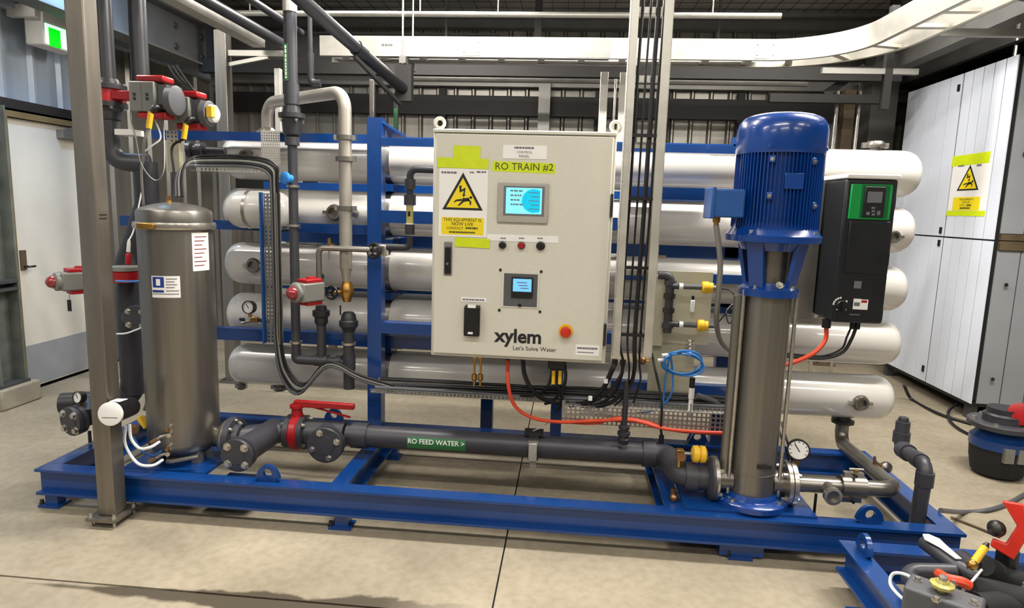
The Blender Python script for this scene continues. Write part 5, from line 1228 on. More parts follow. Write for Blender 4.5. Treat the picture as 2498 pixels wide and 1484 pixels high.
for k in range(5):
    o = k * .0; xx = ux0 + .06 + k * .0085; r = (.008, .0065, .0075, .006, .006)[k]; zz = zt0 + .005 + k * .012
    m = ('act_dark', 'black', 'act_grey', 'black', 'black')[k]
    pts = [at(430 + 4 * k, 480, Y=.36), at(432 + 3 * k, 430, Y=.4), at(455, 404 - 2 * k, Y=.46), V(hx0 + .05, UY - .01, zz), V(ux0 - .05, UY - .012, zz + .002), V(xx - .012, UY - .014, zz - .03), V(xx, UY - .012, zz - .12), V(xx, UY - .01, 1.2), V(xx, UY - .01, .9), V(xx, UY - .01, .72), V(xx + .03, UY - .01, .58 - .012 * (4 - k)), V(xx + .12, UY - .01, .5 - .014 * (4 - k)), at(800, 895 - 3 * k, Y=.52), at(880, 928 - 3 * k, Y=.53), at(960, 952 - 3 * k, Y=.53)]
    cable('tray_hose', pts, r, m, '%s of the five hoses bending from the filter down the upright tray' % ('outermost grey', 'second', 'third, grey', 'fourth', 'innermost black')[k], 'hose', 'hoses on the upright tray', k=6)

# ------------------------------------------------------------------ instrument board right of the ladder
BY = .62
a = at(1600, 660, Y=BY); b = at(1722, 842, Y=BY)
IB = thing('instrument_board', 'beige instrument board with grey manifold and yellow capped probes', 'instrument board', ((a.x + b.x) / 2, BY, at(1640, 965, Y=BY).z))
MB().box(a.x, b.x + .01, BY, BY + .012, b.z, a.z).build('board', 'board', IB)
c = at(1580, 930, Y=BY); d = at(1690, 930, Y=BY); e = at(1640, 972, Y=BY)
MB().box(c.x, d.x, BY + .004, BY + .014, e.z, b.z - .001).build('lower_board', 'board', IB)
MB().box(a.x - .02, a.x + .05, BY - .03, BY - .002, at(1600, 842, Y=BY).z, a.z - .02).build('duct', 'board', IB, bevel=.004)
MB().box(b.x - .05, b.x - .01, BY + .012, CY + .08, a.z - .1, a.z - .06).build('board_bracket', 'galv_grey', IB); MB().box(a.x + .03, a.x + .07, BY + .014, CY + .08, a.z - .1, a.z - .06).build('board_bracket', 'galv_grey', IB)
mxx = at(1632, 740, Y=.56).x
MP = thing('probe_manifold', 'dark grey plastic manifold holding two yellow probes on the beige board', 'pipe', (mxx, .56, at(1630, 815, Y=.56).z))
z1 = at(1632, 672, Y=.56).z; z0 = at(1628, 812, Y=.56).z
MB().tube([(mxx - .06, .56, z1), (mxx, .56, z1), (mxx, .56, z0)], .021, 18, .03).build('pipe', 'pvc', MP)
for py in (722, 757, 690, 795): socket(MP, (mxx, .56, at(1632, py, Y=.56).z), Z_, .021, .022, 'pvc_dark' if py in (722, 757) else 'pvc', 'union', 1.35)
for k, (py, pxe) in enumerate(((700, 1762), (793, 1730))):
    z = at(1680, py, Y=.53).z; xs = at(1650, py, Y=.53).x; xe2 = at(pxe, py, Y=.53).x
    t = thing('probe', '%s water quality probe with a yellow collar' % ('upper, longer' if k == 0 else 'lower, shorter'), 'probe', (xs, .53, z - .02))
    MB().cyl((mxx, .55, z), (xs + .012, .53, z), .014, n=14).build('socket', 'pvc', t)
    MB().cyl((xs + .012, .53, z), (xs + .03, .53, z), .016, n=14).build('nut', 'white_pipe', t)
    xy = at(1712 if k == 0 else 1700, py, Y=.53).x
    MB().cyl((xs + .03, .53, z), (xy, .53, z), .0125, n=14).build('barrel', 'act_dark', t)
    MB().lathe((xy, .53, z), X_, [(0, .022), (.006, .029), (.03, .029), (.034, .024), (.05, .024), (.05, 0)], 20).build('yellow_collar', 'yellow', t)
    MB().cyl((xy + .05, .53, z), (xy + .085, .53, z), .011, n=12).build('tail', 'galv_grey' if k == 0 else 'act_dark', t)
    cable('probe_lead', [V(xy + .085, .53, z), at(1785, 712 + 40 * k, Y=.5), at(1798, 750 + 20 * k, Y=.48), at(1780, 790 - 20 * k, Y=.47), at(1772, 760, Y=.5), at(1795, 735, Y=.55)], .0035, 'black', 'looping black lead from the %s yellow probe' % ('upper' if k == 0 else 'lower'), 'wire')
t = thing('sample_cell', 'small clear cell hanging on the beige board between the probes', 'fitting', at(1690, 765, Y=.58))
c = at(1690, 745, Y=.58); MB().box(c.x - .009, c.x + .009, .575, .6, c.z - .035, c.z + .025).build('cell', 'tube_clear', t, bevel=.004); MB().cyl((c.x, .588, c.z + .025), (c.x, .588, c.z + .045), .007, n=8).build('cap', 'black', t)
# blue tubing coil
c = at(1665, 885, Y=.5); pts = []
for k in range(61):
    a_ = 2 * math.pi * k / 20 + 2.4; rr_ = .092 + .006 * math.sin(k * .7)
    pts.append(c + V(math.cos(a_) * rr_, -.02 + math.sin(k * .5) * .012, math.sin(a_) * rr_ * .55 + (k - 30) * .0004))
pts = [at(1618, 985, Y=.5), at(1622, 930, Y=.5)] + pts + [at(1640, 900, Y=.5), at(1638, 960, Y=.5), at(1600, 1000, Y=.5), at(1540, 1010, Y=.5)]
cable('blue_tubing', pts, .0048, 'tube_blue', 'coil of bright blue tubing below the lower yellow probe', 'tubing', k=3)
t = thing('coil_spring', 'small steel spring coil above the blue tubing', 'spring', at(1690, 855, Y=.56))
for k in range(5): c = at(1684, 832 + 9 * k, Y=.56); MB().ring(c, Z_, .017, .004, 16, 6).build('coil', 'steel', t)
t = thing('tube_fittings', 'white push-in fittings at the left of the blue coil', 'fitting', at(1618, 880, Y=.5))
for k, (px, py) in enumerate(((1622, 868), (1612, 880))): c = at(px, py, Y=.48); MB().cyl(c - V(.014, 0, 0), c + V(.014, 0, .004), .009, n=10).build('fitting', 'white_pipe', t)
t = thing('copper_regulator', 'small copper coloured regulator at the foot of the cable ladder', 'regulator', at(1567, 892, Y=.4))
c = at(1567, 880, Y=.4); MB().ball(c, .02, 14, 8).build('body', 'copper', t); MB().cyl(c - V(.03, 0, 0), c + V(.03, 0, 0), .009, n=8).build('ports', 'brass', t)
# solenoid with black cap
t = thing('dosing_valve', 'slim white valve with black cap standing on the cable tray', 'valve', at(1683, 1015, Y=.47))
x = at(1686, 970, Y=.47).x
for nm, p0, p1, r, m in (('cap', 922, 946, .013, 'black'), ('collar', 946, 972, .014, 'white_pipe'), ('stem', 972, 1014, .011, 'white_print')):
    MB().cyl((x, .47, at(1686, p1, Y=.47).z), (x, .47, at(1686, p0, Y=.47).z - .0005), r, n=14).build(nm, m, t)
MB().box(x - .003, x + .003, .457, .462, at(1686, 1004, Y=.47).z, at(1686, 984, Y=.47).z).build('window', 'ink_grey', t)
cable('hose_bundle', [at(1700, 965, Y=.52), at(1730, 975, Y=.54), at(1770, 990, Y=.56), at(1830, 1000, Y=.6)], .014, 'act_dark', 'thick dark hose behind the pump, above the tray', 'hose')

# ------------------------------------------------------------------ white panel container on the right, its shaded face coloured grey
CXw, CY0, CY1, CZ0, CZ1 = 5.3, 2.215, 3.66, .13, 2.545
CT = thing('panel_container', 'tall white panelled container on legs against the right side, its shaded face coloured grey', 'container', (6, 3, 0))
MB().box(CXw + .003, 7.0, CY0 + .027, CY1, CZ0 + .02, CZ1 - .01).build('core', 'black_matt', CT)
zm_ = at(2300, 578, X=CXw).z
yj = at(2300, 600, X=CXw).y
def boards(y0, y1, z0, z1, n):
    dy = (y1 - y0) / n
    for k in range(n): MB().box(CXw - .004, CXw + .004, y0 + dy * k + .004, y0 + dy * (k + 1) - .004, z0, z1).build('white_board', 'white_board', CT)
boards(CY0, yj - .006, zm_ + .006, CZ1, 5); boards(yj + .006, CY1, zm_ + .006, CZ1, 5)
boards(CY0, yj - .006, CZ0, zm_ - .006, 5); boards(yj + .006, CY1, CZ0, zm_ - .006, 5)
for z0, z1 in ((CZ0, zm_ - .07), (zm_ + .05, CZ1)):
    for k in range(9): MB().box(CXw + .045 + k * .16, CXw + .197 + k * .16, CY0 + .02, CY0 + .028, z0, z1).build('shaded_board', 'shaded_board', CT)
MB().box(CXw + .045, 6.5, CY0 + .004, CY0 + .03, zm_ - .066, zm_ - .003).build('mid_rail', 'brown_post', CT); MB().box(CXw + .045, 6.5, CY0 + .004, CY0 + .03, zm_ + .003, zm_ + .046).build('mid_rail', 'brown_post', CT)
for z in (CZ1 - .1, zm_ + .05, zm_ - .05, CZ0 + .1):
    o = MB().box(CXw - .014, CXw - .004, yj + .03, yj + .055, z - .025, z + .025).build('latch', 'black', CT)
for z in (1.0, .32, 1.9): MB().lathe((CXw + .12, CY0, z), -Y_, [(0, .014), (.006, .012)], 12).build('lock', 'steel_dark', CT)
for y in (CY0 + .1, CY1 - .1):
    for x in (CXw + .06, 6.5): MB().box(x - .03, x + .03, y - .03, y + .03, 0, CZ0 + .02).build('leg', 'galv_dark', CT)
MB().box(CXw + .01, 6.6, CY0 + .04, CY1, CZ0 - .03, CZ0 + .02).build('base_frame', 'black', CT)
def cq(px, py): q = at(px, py, X=CXw - .004); return q
def cplate(name, px0, py0, px1, py1, m, d=.001, parent=CT):
    a = cq(px0, py0); b = cq(px1, py1)
    return MB().box(CXw - .004 - d, CXw - .004 - d + .001, min(a.y, b.y), max(a.y, b.y), b.z, a.z).build(name, m, parent)
cplate('tape', 2325, 382, 2414, 397, 'tape', .002); cplate('tape', 2310, 514, 2402, 528, 'tape', .002)
S2 = cplate('warning_sign', 2326, 398, 2404, 515, 'white_print', .0012)
a = cq(2334, 466); b = cq(2387, 466); top = cq(2369, 402)
warn(-Y_, Z_, -X_, V(CXw - .0052, (a.y + b.y) / 2, a.z), abs(b.y - a.y), top.z - a.z, S2)
cplate('sign_text_panel', 2327, 482, 2388, 513, 'yellow_sign', .003, S2)
for k, s in enumerate(('THIS EQUIPMENT IS', 'NOW LIVE', 'CONTACT')):
    c = cq(2358 - k, 487 + 7 * k); text(s, 'sign_text', (CXw - .0072, c.y + (.04 if k == 2 else 0), c.z), -Y_, Z_, 'marker', S2, width=(.17, .1, .075)[k], size=.02, ext=.0008)
c = cq(2356, 501); dashes('sign_text', (CXw - .0072, c.y - .045, c.z), -Y_, Z_, .06, .012, 'marker', S2, 3, .0008); c = cq(2355, 508); dashes('sign_text', (CXw - .0072, c.y, c.z), -Y_, Z_, .13, .012, 'marker', S2, 8, .0008)
c = cq(2346, 405); dashes('sign_print', (CXw - .006, c.y, c.z), -Y_, Z_, .08, .012, 'ink_grey', S2, 4); c = cq(2390, 403); dashes('sign_print', (CXw - .006, c.y, c.z), -Y_, Z_, .06, .012, 'ink_grey', S2, 3)
cable('floor_cable', [V(5.45, 2.5, .12), V(5.2, 2.3, .03), V(5.1, 1.9, .012), V(5.3, 1.5, .012)], .01, 'black', 'black cable on the floor in front of the white container')
cable('dark_floor_cable', [at(2205, 940, Z=.14), at(2225, 975, Z=.012), at(2290, 1010, Z=.012), at(2370, 1035, Z=.012)], .012, 'black', 'black hose trailing from under the container legs')

# ------------------------------------------------------------------ overhead: big cable tray
OY, OZ = 1.5, 2.329
ox0 = at(780, 105, Y=OY).x
hh_ = at(1200, 90, Y=OY).z - OZ
OT = thing('overhead_cable_tray', 'wide galvanised cable ladder high overhead, curving towards the camera at right', 'cable tray', (2.2, OY, OZ))
WD = .21; R_ = .45; xc = 3.46
def arc(y_off, m=14):
    """centre line offset: straight along x, then a bend towards the camera"""
    pts = [V(ox0, OY + y_off, 0), V(xc, OY + y_off, 0)]
    for i in range(1, m + 1):
        a = math.pi / 2 * i / m * .97; pts.append(V(xc + math.sin(a) * (R_ + y_off), OY - R_ + math.cos(a) * (R_ + y_off), 0))
    e = pts[-1]; d = V(math.cos(math.pi / 2 * .97), -math.sin(math.pi / 2 * .97), 0); pts.append(e + d * 3.2)
    return pts
def strip(pts, th, z0, z1):
    mb = MB(); n = len(pts); vs = []; fs = []
    for i, p in enumerate(pts):
        t = (pts[min(i + 1, n - 1)] - pts[max(0, i - 1)]).normalized(); s = V(-t.y, t.x, 0) * th / 2
        for q in (p - s, p + s): vs += [q + Z_ * z0, q + Z_ * z1]
    for i in range(n - 1):
        k = i * 4; fs += [(k, k + 4, k + 5, k + 1), (k + 2, k + 3, k + 7, k + 6), (k + 1, k + 5, k + 7, k + 3), (k, k + 2, k + 6, k + 4)]
    fs += [(0, 1, 3, 2), (n * 4 - 4, n * 4 - 2, n * 4 - 1, n * 4 - 3)]
    return mb.add(vs, fs)
strip(arc(0), .004, OZ, OZ + hh_).build('side_rail', 'galv', OT); strip(arc(WD), .004, OZ, OZ + hh_).build('side_rail', 'galv', OT)
for off in (.012, WD - .012):
    strip(arc(off), .026, OZ, OZ + .003).build('rail_lip', 'galv', OT); strip(arc(off), .026, OZ + hh_ - .003, OZ + hh_).build('rail_lip', 'galv', OT)
x = ox0 + .12
while x < xc: MB().box(x - .02, x + .02, OY + .003, OY + WD - .003, OZ + .012, OZ + .03).build('rung', 'galv', OT); x += .25
for i in range(3):
    a = math.pi / 2 * (i + .6) / 3.2; c = V(xc, OY - R_, OZ + .02); d = V(math.sin(a), math.cos(a), 0); MB().bar(c + d * (R_ + .004), c + d * (R_ + WD - .004), .04, .018).build('rung', 'galv', OT)
ye = OY - R_ - .2
while ye > -1.6: MB().box(xc + R_ + .02, xc + R_ + WD, ye - .02, ye + .02, OZ + .012, OZ + .03).build('rung', 'galv', OT); ye -= .25
for x in (ox0 + .95, xc): 
    MB().box(x - .06, x + .06, OY - .006, OY - .002, OZ + .008, OZ + hh_ - .008).build('splice_plate', 'galv', OT)
    for dx in (-.045, .045):
        for dz in (.03, hh_ - .03): MB().lathe((x + dx, OY - .006, OZ + dz), -Y_, [(0, .008), (.005, .006)], 8).build('splice_bolt', 'steel', OT)
MB().box(2.3, 2.56, OY - .005, OY - .002, OZ + .004, OZ + hh_ - .004).build('dull_patch', 'galv_grey', OT)
MB().box(ox0, 2.56, OY + .01, OY + WD - .01, OZ + .031, OZ + .034).build('bottom_plate', 'galv_grey', OT)
dashes('tray_marking', (at(945, 108, Y=OY).x, OY - .002, OZ + hh_ * .55), X_, Z_, .07, .012, 'ink_grey', OT, 4, .001)
for x in (1.3, 2.7):
    MB().box(x - .02, x + .02, OY - .03, OY + WD + .03, OZ - .045, OZ - .002).build('strut_bracket', 'galv_grey', OT)
    for y in (OY - .02, OY + WD + .02): MB().cyl((x, y, OZ - .05), (x, y, ZC), .006, n=6).build('hanger_rod', 'steel', OT)
rr = random.Random(5)
for k in range(5):
    y = OY + .04 + k * .03
    cable('overhead_cable', [V(ox0 + .3 + .8 * i, y + rr.uniform(-.01, .01), OZ + .045) for i in range(4)] + [V(3.2, y, OZ + .045)], .012, 'black', '%s black cable lying in the overhead tray, counted from the front' % ('first', 'second', 'third', 'fourth', 'fifth')[k], group='cables in the overhead tray', k=4)

# overhead pipes running to the back
def run_y(name, px, py, Y1, Y0, r, m, label, cat='pipe', sq=None):
    e = at(px, py, Y=Y1)
    t = thing(name, label, cat, (e.x, (Y0 + Y1) / 2, e.z - r))
    if sq: mb = MB().box(e.x - r, e.x + r, Y0, Y1, e.z - sq, e.z + sq)
    else: mb = MB().cyl((e.x, Y0, e.z), (e.x, Y1, e.z), r, n=20)
    mb.build('run', m, t); return t, e
e = at(985, 218, Y=1.4); s0 = at(738, 2, Y=.5); s1 = s0 + (s0 - e) * 1.3
t = thing('overhead_black_pipe', 'thick black pipe slanting down across the ceiling in front of the overhead tray', 'pipe', e)
MB().cyl(s1, e, .034, n=20).build('run', 'black', t)
MB().box(e.x - .05, e.x + .05, e.y - .02, e.y + .04, e.z - .07, e.z + .14).build('end_bracket', 'girt', t); MB().bar(e + (s0 - e) * .55 - Z_ * .05, e - V(.02, 0, .09), .02).build('brace', 'girt', t)
socket(t, e + (s0 - e) * .5, s0 - e, .034, .07, 'black')
t, e = run_y('overhead_channel', 632, 106, 2.1, -1.5, .045, 'galv', 'pale galvanised channel running back under the ceiling, upper left', 'channel', .028)
t, e = run_y('overhead_dark_pipe', 690, 108, 2.2, -1.5, .036, 'pvc_dark', 'dark pipe running back beside the pale channel, upper left')
t, e = run_y('overhead_conduit', 735, 80, 2.4, -1., .025, 'pvc_dark', 'slim dark conduit running back beyond the plastic riser')
# level silver pipe
z = at(1250, 36, Y=2.3).z; x0 = at(565, 28, Y=2.3).x; x1 = at(1905, 45, Y=2.3).x
t = thing('sprinkler_pipe', 'silver pipe running level across the ceiling above the cable tray', 'pipe', ((x0 + x1) / 2, 2.3, z - .02))
MB().cyl((x0, 2.3, z), (x1, 2.3, z), .02, n=16).build('pipe', 'galv', t)
for px in (610, 1025, 1215, 1738): x = at(px, 36, Y=2.3).x; MB().cyl((x, 2.3, z), (x, 2.3, ZC), .005, n=6).build('hanger', 'steel', t)
# black duct rail behind the tray and grey tube
z = at(1300, 172, Y=3.2).z; t = thing('black_cross_beam', 'black beam running level behind the overhead tray', 'beam', (2, 3.2, z - .06)); MB().box(-1.0, 5.0, 3.16, 3.24, z - .055, z + .055).build('beam', 'girt', t)
for x in (-.9, 2.02, 4.9): MB().box(x - .03, x + .03, 3.17, 3.23, z + .055, ZC).build('hanger', 'girt', t)
z = at(1250, 192, Y=3.6).z; t = thing('pale_level_tube', 'pale lit tube running level behind the black beam', 'pipe', (2.5, 3.6, z - .035)); x0 = at(1010, 188, Y=3.6).x; MB().cyl((x0, 3.6, z), (4.4, 3.6, z), .036, n=18).build('tube', 'galv_grey', t)
for x in (x0 + .3, 3.6): MB().box(x - .01, x + .01, 3.59, 3.61, z, ZC).build('hanger', 'galv_dark', t)
# stainless uprights behind
def upright(name, px, py, Y, w, m, label, z0=0., z1=None, cat='post'):
    x = at(px, py, Y=Y).x
    o = thing(name, label, cat, (x, Y, z0)); MB().box(x - w, x + w, Y - w, Y + w, z0, z1 or ZC).build('tube', m, o, bevel=.004)
    if z0 == 0: MB().box(x - w * 2, x + w * 2, Y - w * 2, Y + w * 2, 0, .012).build('base_plate', m, o)
    return o, x
o, x = upright('rear_post', 546, 200, 2.2, .045, 'stainless_satin', 'square stainless post behind the twin actuators', z1=at(546, 75, Y=2.2).z)
zb2 = at(620, 131, Y=2.2).z; xe3 = at(702, 131, Y=2.2).x
MB().box(x + .046, xe3, 2.18, 2.22, zb2 - .02, zb2 + .02).build('arm', 'galv', o); MB().bar((x + .046, 2.2, at(570, 158, Y=2.2).z), (at(655, 138, Y=2.2).x, 2.2, zb2 - .022), .026).build('brace', 'galv', o)
upright('rear_white_post', 680, 240, 2.0, .022, 'galv', 'thin pale post rising behind the plastic riser', z1=at(680, 168, Y=2.0).z)
o, x = upright('rear_strut', 1472, 240, 1.9, .026, 'galv', 'pale strut rising behind the right end of the control panel', z1=2.33)
o, x = upright('rear_strut_pair', 1517, 240, 1.9, .02, 'galv', 'second pale strut close to the cable ladder', z1=2.33)
upright('rear_conduit', 1500, 240, 1.95, .008, 'steel', 'slim steel conduit between the two pale struts', z1=2.3)
upright('rear_pipe', 908, 260, 2.4, .018, 'stainless', 'slim stainless pipe standing behind the top of the blue column', z1=at(908, 195, Y=2.4).z)
o, x = upright('labelled_pipe', 966, 270, 2.4, .016, 'pvc_dark', 'dark pipe with a green label behind the blue column', z1=at(966, 225, Y=2.4).z)
MB().box(x - .012, x + .012, 2.38, 2.384, at(966, 325, Y=2.4).z, at(966, 265, Y=2.4).z).build('flow_label', 'pipe_label', o)
upright('right_rear_conduit', 2040, 270, 3.4, .014, 'steel', 'thin bright conduit behind the motor, right side', z1=2.7)
upright('right_rear_post', 2065, 290, 3.9, .05, 'brown_post', 'brownish post by the back wall, right of the motor', z1=2.6)
upright('right_rear_conduit', 2092, 290, 3.4, .012, 'steel', 'second thin bright conduit nearer the container', z1=2.7)
upright('right_rear_column', 2140, 290, 4.2, .12, 'frame_grey', 'wide grey column in the back corner beside the container', z1=3.2)
# small bent black pipe by the riser
a = at(757, 130, Y=.9); z = at(740, 203, Y=.9).z
t = thing('bent_pipe', 'short bent black pipe behind the green label of the riser', 'pipe', a)
MB().tube([(RX + .03, .9, z), (a.x, .9, z), (a.x, .9, at(757, 130, Y=.9).z)], .018, 14, .03).build('pipe', 'pvc_dark', t); MB().cyl((a.x, .9, a.z), (a.x, .9, ZC), .012, n=10).build('tail', 'pvc_dark', t)
# upper right strut work
t = thing('strut_bracket_frame', 'dark strut framework under the roof, upper right corner', 'bracket', (4.6, 2.2, 2.4))
for p0, p1, w, m in (((4.3, 2.0, 2.62), (5.2, 2.0, 2.62), .045, 'galv_grey'), ((4.1, 2.4, 2.46), (4.75, 2.4, 2.46), .04, 'galv_grey'), ((4.55, 2.4, 2.2), (4.55, 2.4, 2.9), .05, 'girt'), ((4.45, 3.3, 2.45), (4.75, 3.3, 2.68), .06, 'girt'), ((4.0, 3.3, 2.42), (4.95, 3.3, 2.42), .07, 'girt'), ((5.1, 1.2, 2.75), (5.1, 4.2, 2.75), .12, 'frame_grey'), ((4.4, 1.6, 2.8), (6.6, 1.6, 2.5), .06, 'galv_dark'), ((4.4, 1.9, 2.95), (6.6, .9, 2.95), .06, 'galv_dark')):
    MB().bar(p0, p1, w).build('strut', m, t)
for x in (5.5, 5.6): MB().cyl((x, 2.6, CZ1), (x, 2.6, ZC), .014, n=8).build('drop_rod', 'steel', t)
t = thing('roof_rafter', 'long dark rafter under the roof above the container', 'beam', (5.6, 1.5, 2.75)); MB().box(5.55, 5.7, -1, 4.4, 2.72, 3.0).build('web', 'frame_grey', t); MB().box(5.48, 5.77, -1, 4.4, 2.7, 2.72).build('flange', 'girt', t)

# ------------------------------------------------------------------ second rack behind
BK = thing('rear_rack', 'second blue rack of dark pipes standing behind the white vessels', 'rack', (2.2, 2.65, 0))
for x in (.4, 1.75, 3.1): MB().box(x - .03, x + .03, 2.62, 2.68, 0, 1.75).build('column', 'brown_post', BK); MB().box(x - .06, x + .12, 2.53, 2.77, 0, .03).build('foot', 'board', BK)
for z in (.55, 1.1, 1.7): MB().box(.3, 4.0, 2.69, 2.75, z - .03, z + .03).build('rail', 'blue', BK)
for k, z in enumerate((.7, .98, 1.28, 1.56)): MB().cyl((.35, 2.55, z), (3.7, 2.55, z), .06, n=18).build('header', ('pvc', 'act_dark', 'galv_grey', 'pvc_dark')[k], BK)
rk = random.Random(11)
for k in range(26):
    x = .55 + k * .125 + rk.uniform(-.03, .03); z = rk.choice((.62, .92, 1.22, 1.52)); m = rk.choice(('pvc_dark', 'black', 'stainless', 'galv_grey', 'white_pipe'))
    MB().cyl((x, 1.42, z - .05), (x, 1.42, z + .12), rk.uniform(.012, .022), n=10).build('stub_pipe', m, BK)
    if k % 3 == 0: MB().ball((x + .05, 1.4, z + .01), .028, 12, 6).build('valve', rk.choice(('black', 'steel_dark', 'blue')), BK)
t = thing('red_tap', 'small red tap in the gap above the lowest vessel, left of the panel', 'valve', at(966, 848, Y=1.2)); c = at(966, 843, Y=1.2); MB().cyl(c - X_ * .05, c + X_ * .02, .011, n=8).build('body', 'steel', t); MB().box(c.x - .01, c.x + .05, 1.17, 1.19, c.z - .016, c.z + .012).build('lever', 'red', t, bevel=.003)

# ------------------------------------------------------------------ second skid, lower right
c0 = at(2046, 1318, Z=ZT); c1 = at(2172, 1484, Z=ZT)
S2K = thing('second_skid', 'corner of a second blue steel skid at the lower right', 'skid', (c0.x + .6, -.6, 0))
sx, sy = c0.x, c0.y
ibeam((sx + .0375, sy - 1.6, 0), (sx + .0375, sy, 0), 'end_beam', parent=S2K); ibeam((sx + .076, sy - .0375, 0), (sx + 2.2, sy - .0375, 0), 'back_beam', parent=S2K)
mb = MB(); mb.box(sx - .05, sx + .03, sy - .3, sy - .22, 0, .05); mb.build('foot', 'blue', S2K)
MB().box(sx + 1.5, sx + 1.6, sy - .08, sy, 0, ZB).build('foot', 'blue', S2K)
q = at(2105, 1350, Z=ZT); lg = lug(2105, 1370, q.y, Y_); lg.parent = S2K; lg.location = V(2, .45, 0) - S2K.location
def F2(px, py, z): return at(px, py, Z=z)
VB = thing('valve_box', 'grey valve box with a pale yellow handwheel, lower right corner', 'valve', F2(2330, 1470, .2))
c = F2(2300, 1478, .26)
MB().obox(c, (V(.8, -.6, 0), V(.6, .8, 0), Z_), (.1, .055, .045)).build('body', 'act_dark', VB, bevel=.008)
w = MB().lathe(c + V(-.01, .0, .046), Z_, [(0, .012), (.012, .014), (.016, .032), (.026, .034), (.03, .02), (.038, .016), (.038, 0)], 10).build('hand_wheel', 'sight_glass', VB); MB().lathe(c + V(-.01, 0, .084), Z_, [(0, .012), (.012, .012), (.014, 0)], 12).build('wheel_nut', 'steel', w)
bolts(VB, c + V(.0, .0, .046), Z_, .075, 4, .009)
MB().box(c.x - .03, c.x + .03, c.y - .04, c.y + .04, ZT - .1, c.z - .04).build('pedestal', 'act_dark', VB)
PB = thing('grey_u_bend', 'grey plastic pipe bend lying behind the valve box', 'pipe', F2(2240, 1410, .2))
MB().tube([F2(2330, 1395, .26), F2(2195, 1392, .24), F2(2270, 1465, .23)], .026, 18, .05).build('pipe', 'pvc', PB)
cable('white_loop_tube', [F2(2260, 1440, .28), F2(2215, 1405, .29), F2(2180, 1400, .27), F2(2172, 1425, .24), F2(2195, 1455, .23), F2(2225, 1475, .22)], .0055, 'tube_clear', 'white tube bent into a loop over the lower right skid', 'tubing')
cable('orange_red_hose', [F2(2290, 1400, .3), F2(2310, 1412, .31), F2(2345, 1420, .31), F2(2365, 1430, .3)], .016, 'orange_cable', 'short orange red hose beside the yellow handwheel', 'hose')
RL = thing('red_lever_valve', 'valve with a bold red plastic lever at the lower right edge', 'valve', F2(2450, 1360, .2))
a = F2(2462, 1292, .42)
MB().lathe(a + V(-.03, .0, .0), V(-1, -.3, .1), [(0, .024), (.01, .028), (.024, .026), (.034, .014), (.036, 0)], 22).build('knob', 'steel_dark', RL)
nrm = V(-.5, -.85, .2).normalized(); u = nrm.cross(Z_).normalized(); u = -u if u.x < 0 else u; w = u.cross(nrm); w = -w if w.z < 0 else w
pl = [(-.03, .09), (.025, .095), (.055, .02), (.02, -.09), (-.045, -.065), (-.04, -.04), (-.005, -.045), (.018, .02)]
MB().prism([a + u * x + w * z for x, z in pl], nrm * .03).build('lever', 'red_bright', RL, bevel=.004)
MB().cyl(a + V(.02, .02, -.08), V(a.x + .02, a.y + .02, .14), .032, n=18).build('stem', 'black', RL); MB().lathe(V(a.x + .02, a.y + .02, .2), Z_, [(0, .06), (.03, .06), (.04, .04)], 22).build('flange', 'pvc_dark', RL)
bolts(RL, V(a.x + .02, a.y + .02, .232), Z_, .05, 4, .008)
YP = thing('yellow_plug_lead', 'yellow plug on a black lead in front of the red lever valve', 'plug', F2(2385, 1385, .3))
a = F2(2372, 1378, .34); b = F2(2410, 1325, .4); MB().cyl(a, a + (b - a) * .8, .012, n=12).build('plug', 'yellow', YP); MB().cyl(a + (b - a) * .8, b, .012, .005, 10).build('tip', 'black', YP); MB().ball(a, .017, 12, 6).build('boss', 'brass', YP)
PC = thing('torn_paper_label', 'torn white label on the dark pipe crossing the second skid', 'label', F2(2300, 1345, .25))
a = F2(2258, 1305, .3); b = F2(2340, 1365, .3); d = (b - a); s = d.cross(Z_).normalized()
MB().prism([a - s * .01, a + d * .2 - s * .028, a + d * .45 - s * .02, a + d - s * .008, a + d + s * .012, a + d * .55 + s * .014, a + d * .22 + s * .03, a + s * .012], Z_ * .003).build('label', 'white_print', PC)
DPp = thing('dark_inlet_pipe', 'dark grey pipe under the torn white label', 'pipe', F2(2320, 1370, .2)); MB().tube([a - Z_ * .03, b - Z_ * .03, F2(2385, 1410, .26)], .026, 16).build('pipe', 'pvc', DPp); socket(DPp, F2(2360, 1385, .265), d, .026, .08, 'pvc_dark', f=1.6)
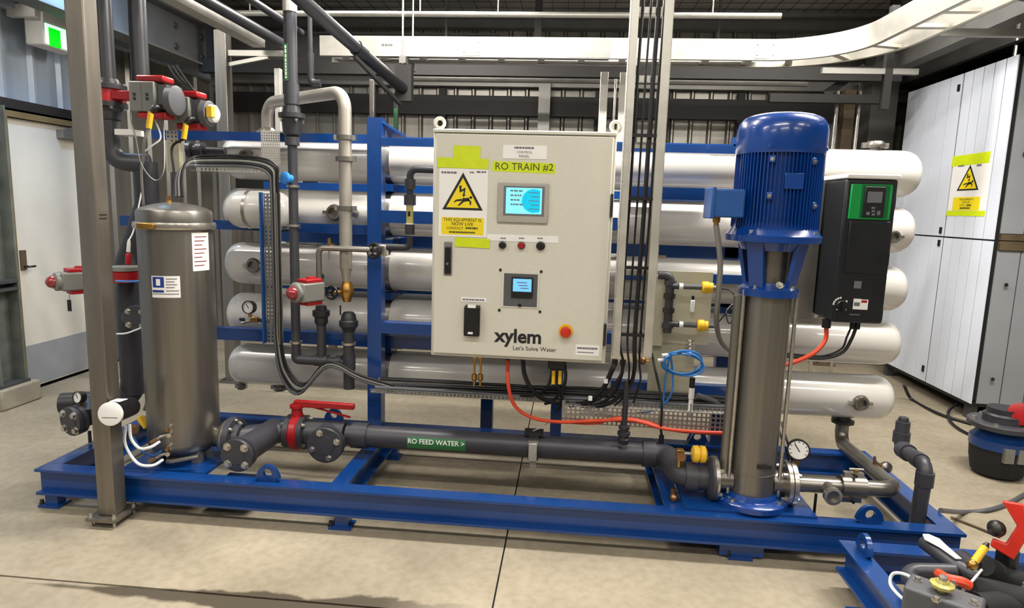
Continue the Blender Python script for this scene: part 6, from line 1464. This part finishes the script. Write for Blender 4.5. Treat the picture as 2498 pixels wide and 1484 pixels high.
for k, (pts, r) in enumerate((([F2(2400, 1380, .3), F2(2440, 1400, .26), F2(2490, 1420, .25)], .035), ([F2(2360, 1440, .25), F2(2420, 1450, .24), F2(2500, 1470, .24)], .045), ([F2(2380, 1484, .22), F2(2440, 1478, .22), F2(2520, 1484, .22)], .05))):
    cable('black_hose', pts, r, 'rubber', '%s heavy black hose in the lower right corner' % ('uppermost', 'middle', 'lowest')[k], 'hose', 'heavy black hoses on the second skid', n=14)
cable('thin_silver_tube', [F2(2395, 1390, .33), F2(2370, 1420, .3), F2(2340, 1450, .27)], .004, 'tube_clear', 'thin silver tube beside the yellow plug', 'tubing')
# right hand pump, cut by the frame
g = at(2440, 1180, Z=0)
RPp = thing('flanged_pump', 'blue and black pump with a round grey flange and red wheel, right edge', 'pump', (g.x + .05, g.y + .12, 0))
px_, py_ = g.x + .06, g.y + .14
zt2 = at(2450, 1020, Y=py_).z; zb3 = at(2450, 1080, Y=py_).z
MB().lathe((px_, py_, .0), Z_, [(0, .1), (.02, .125), (.1, .14), (zb3 - .02, .145)], 36).build('motor', 'rubber', RPp)
MB().lathe((px_, py_, zb3 - .02), Z_, [(0, .15), (.05, .15), (.06, .135), (.1, .11)], 36).build('blue_ring', 'blue', RPp)
for dx in (-.04, .03): MB().box(px_ + dx - .025, px_ + dx + .025, py_ - .155, py_ - .13, .12, .2).build('name_plate', 'galv_grey', RPp)
MB().lathe((px_, py_, zt2 - .07), Z_, [(0, .1), (.02, .17), (.045, .172), (.05, .165), (.05, .1), (.08, .1)], 40).build('flange', 'pvc', RPp); bolts(RPp, (px_, py_, zt2 - .02), Z_, .14, 6, .014)
MB().lathe((px_, py_, zt2 - .0), Z_, [(0, .1), (.02, .1), (.03, .085), (.06, .085)], 30).build('top_stub', 'pvc_dark', RPp)
c = at(2485, 1010, Y=py_ - .06); MB().lathe(c, V(-.3, -1, .2), [(0, .03), (.01, .06), (.03, .062), (.036, .04), (.036, 0)], 24).build('red_wheel', 'red', RPp)
cable('blue_floor_cable', [at(2295, 1246, Z=.2), at(2350, 1250, Z=.012), at(2410, 1245, Z=.012), at(2460, 1228, Z=.012), at(2510, 1200, Z=.012)], .011, 'act_dark', 'grey blue cable lying across the floor at right')
cable('thin_floor_cable', [at(2320, 1262, Z=.01), at(2380, 1285, Z=.008), at(2440, 1310, Z=.008)], .006, 'brown_post', 'thin brown cable on the floor by the end of the blue skid')
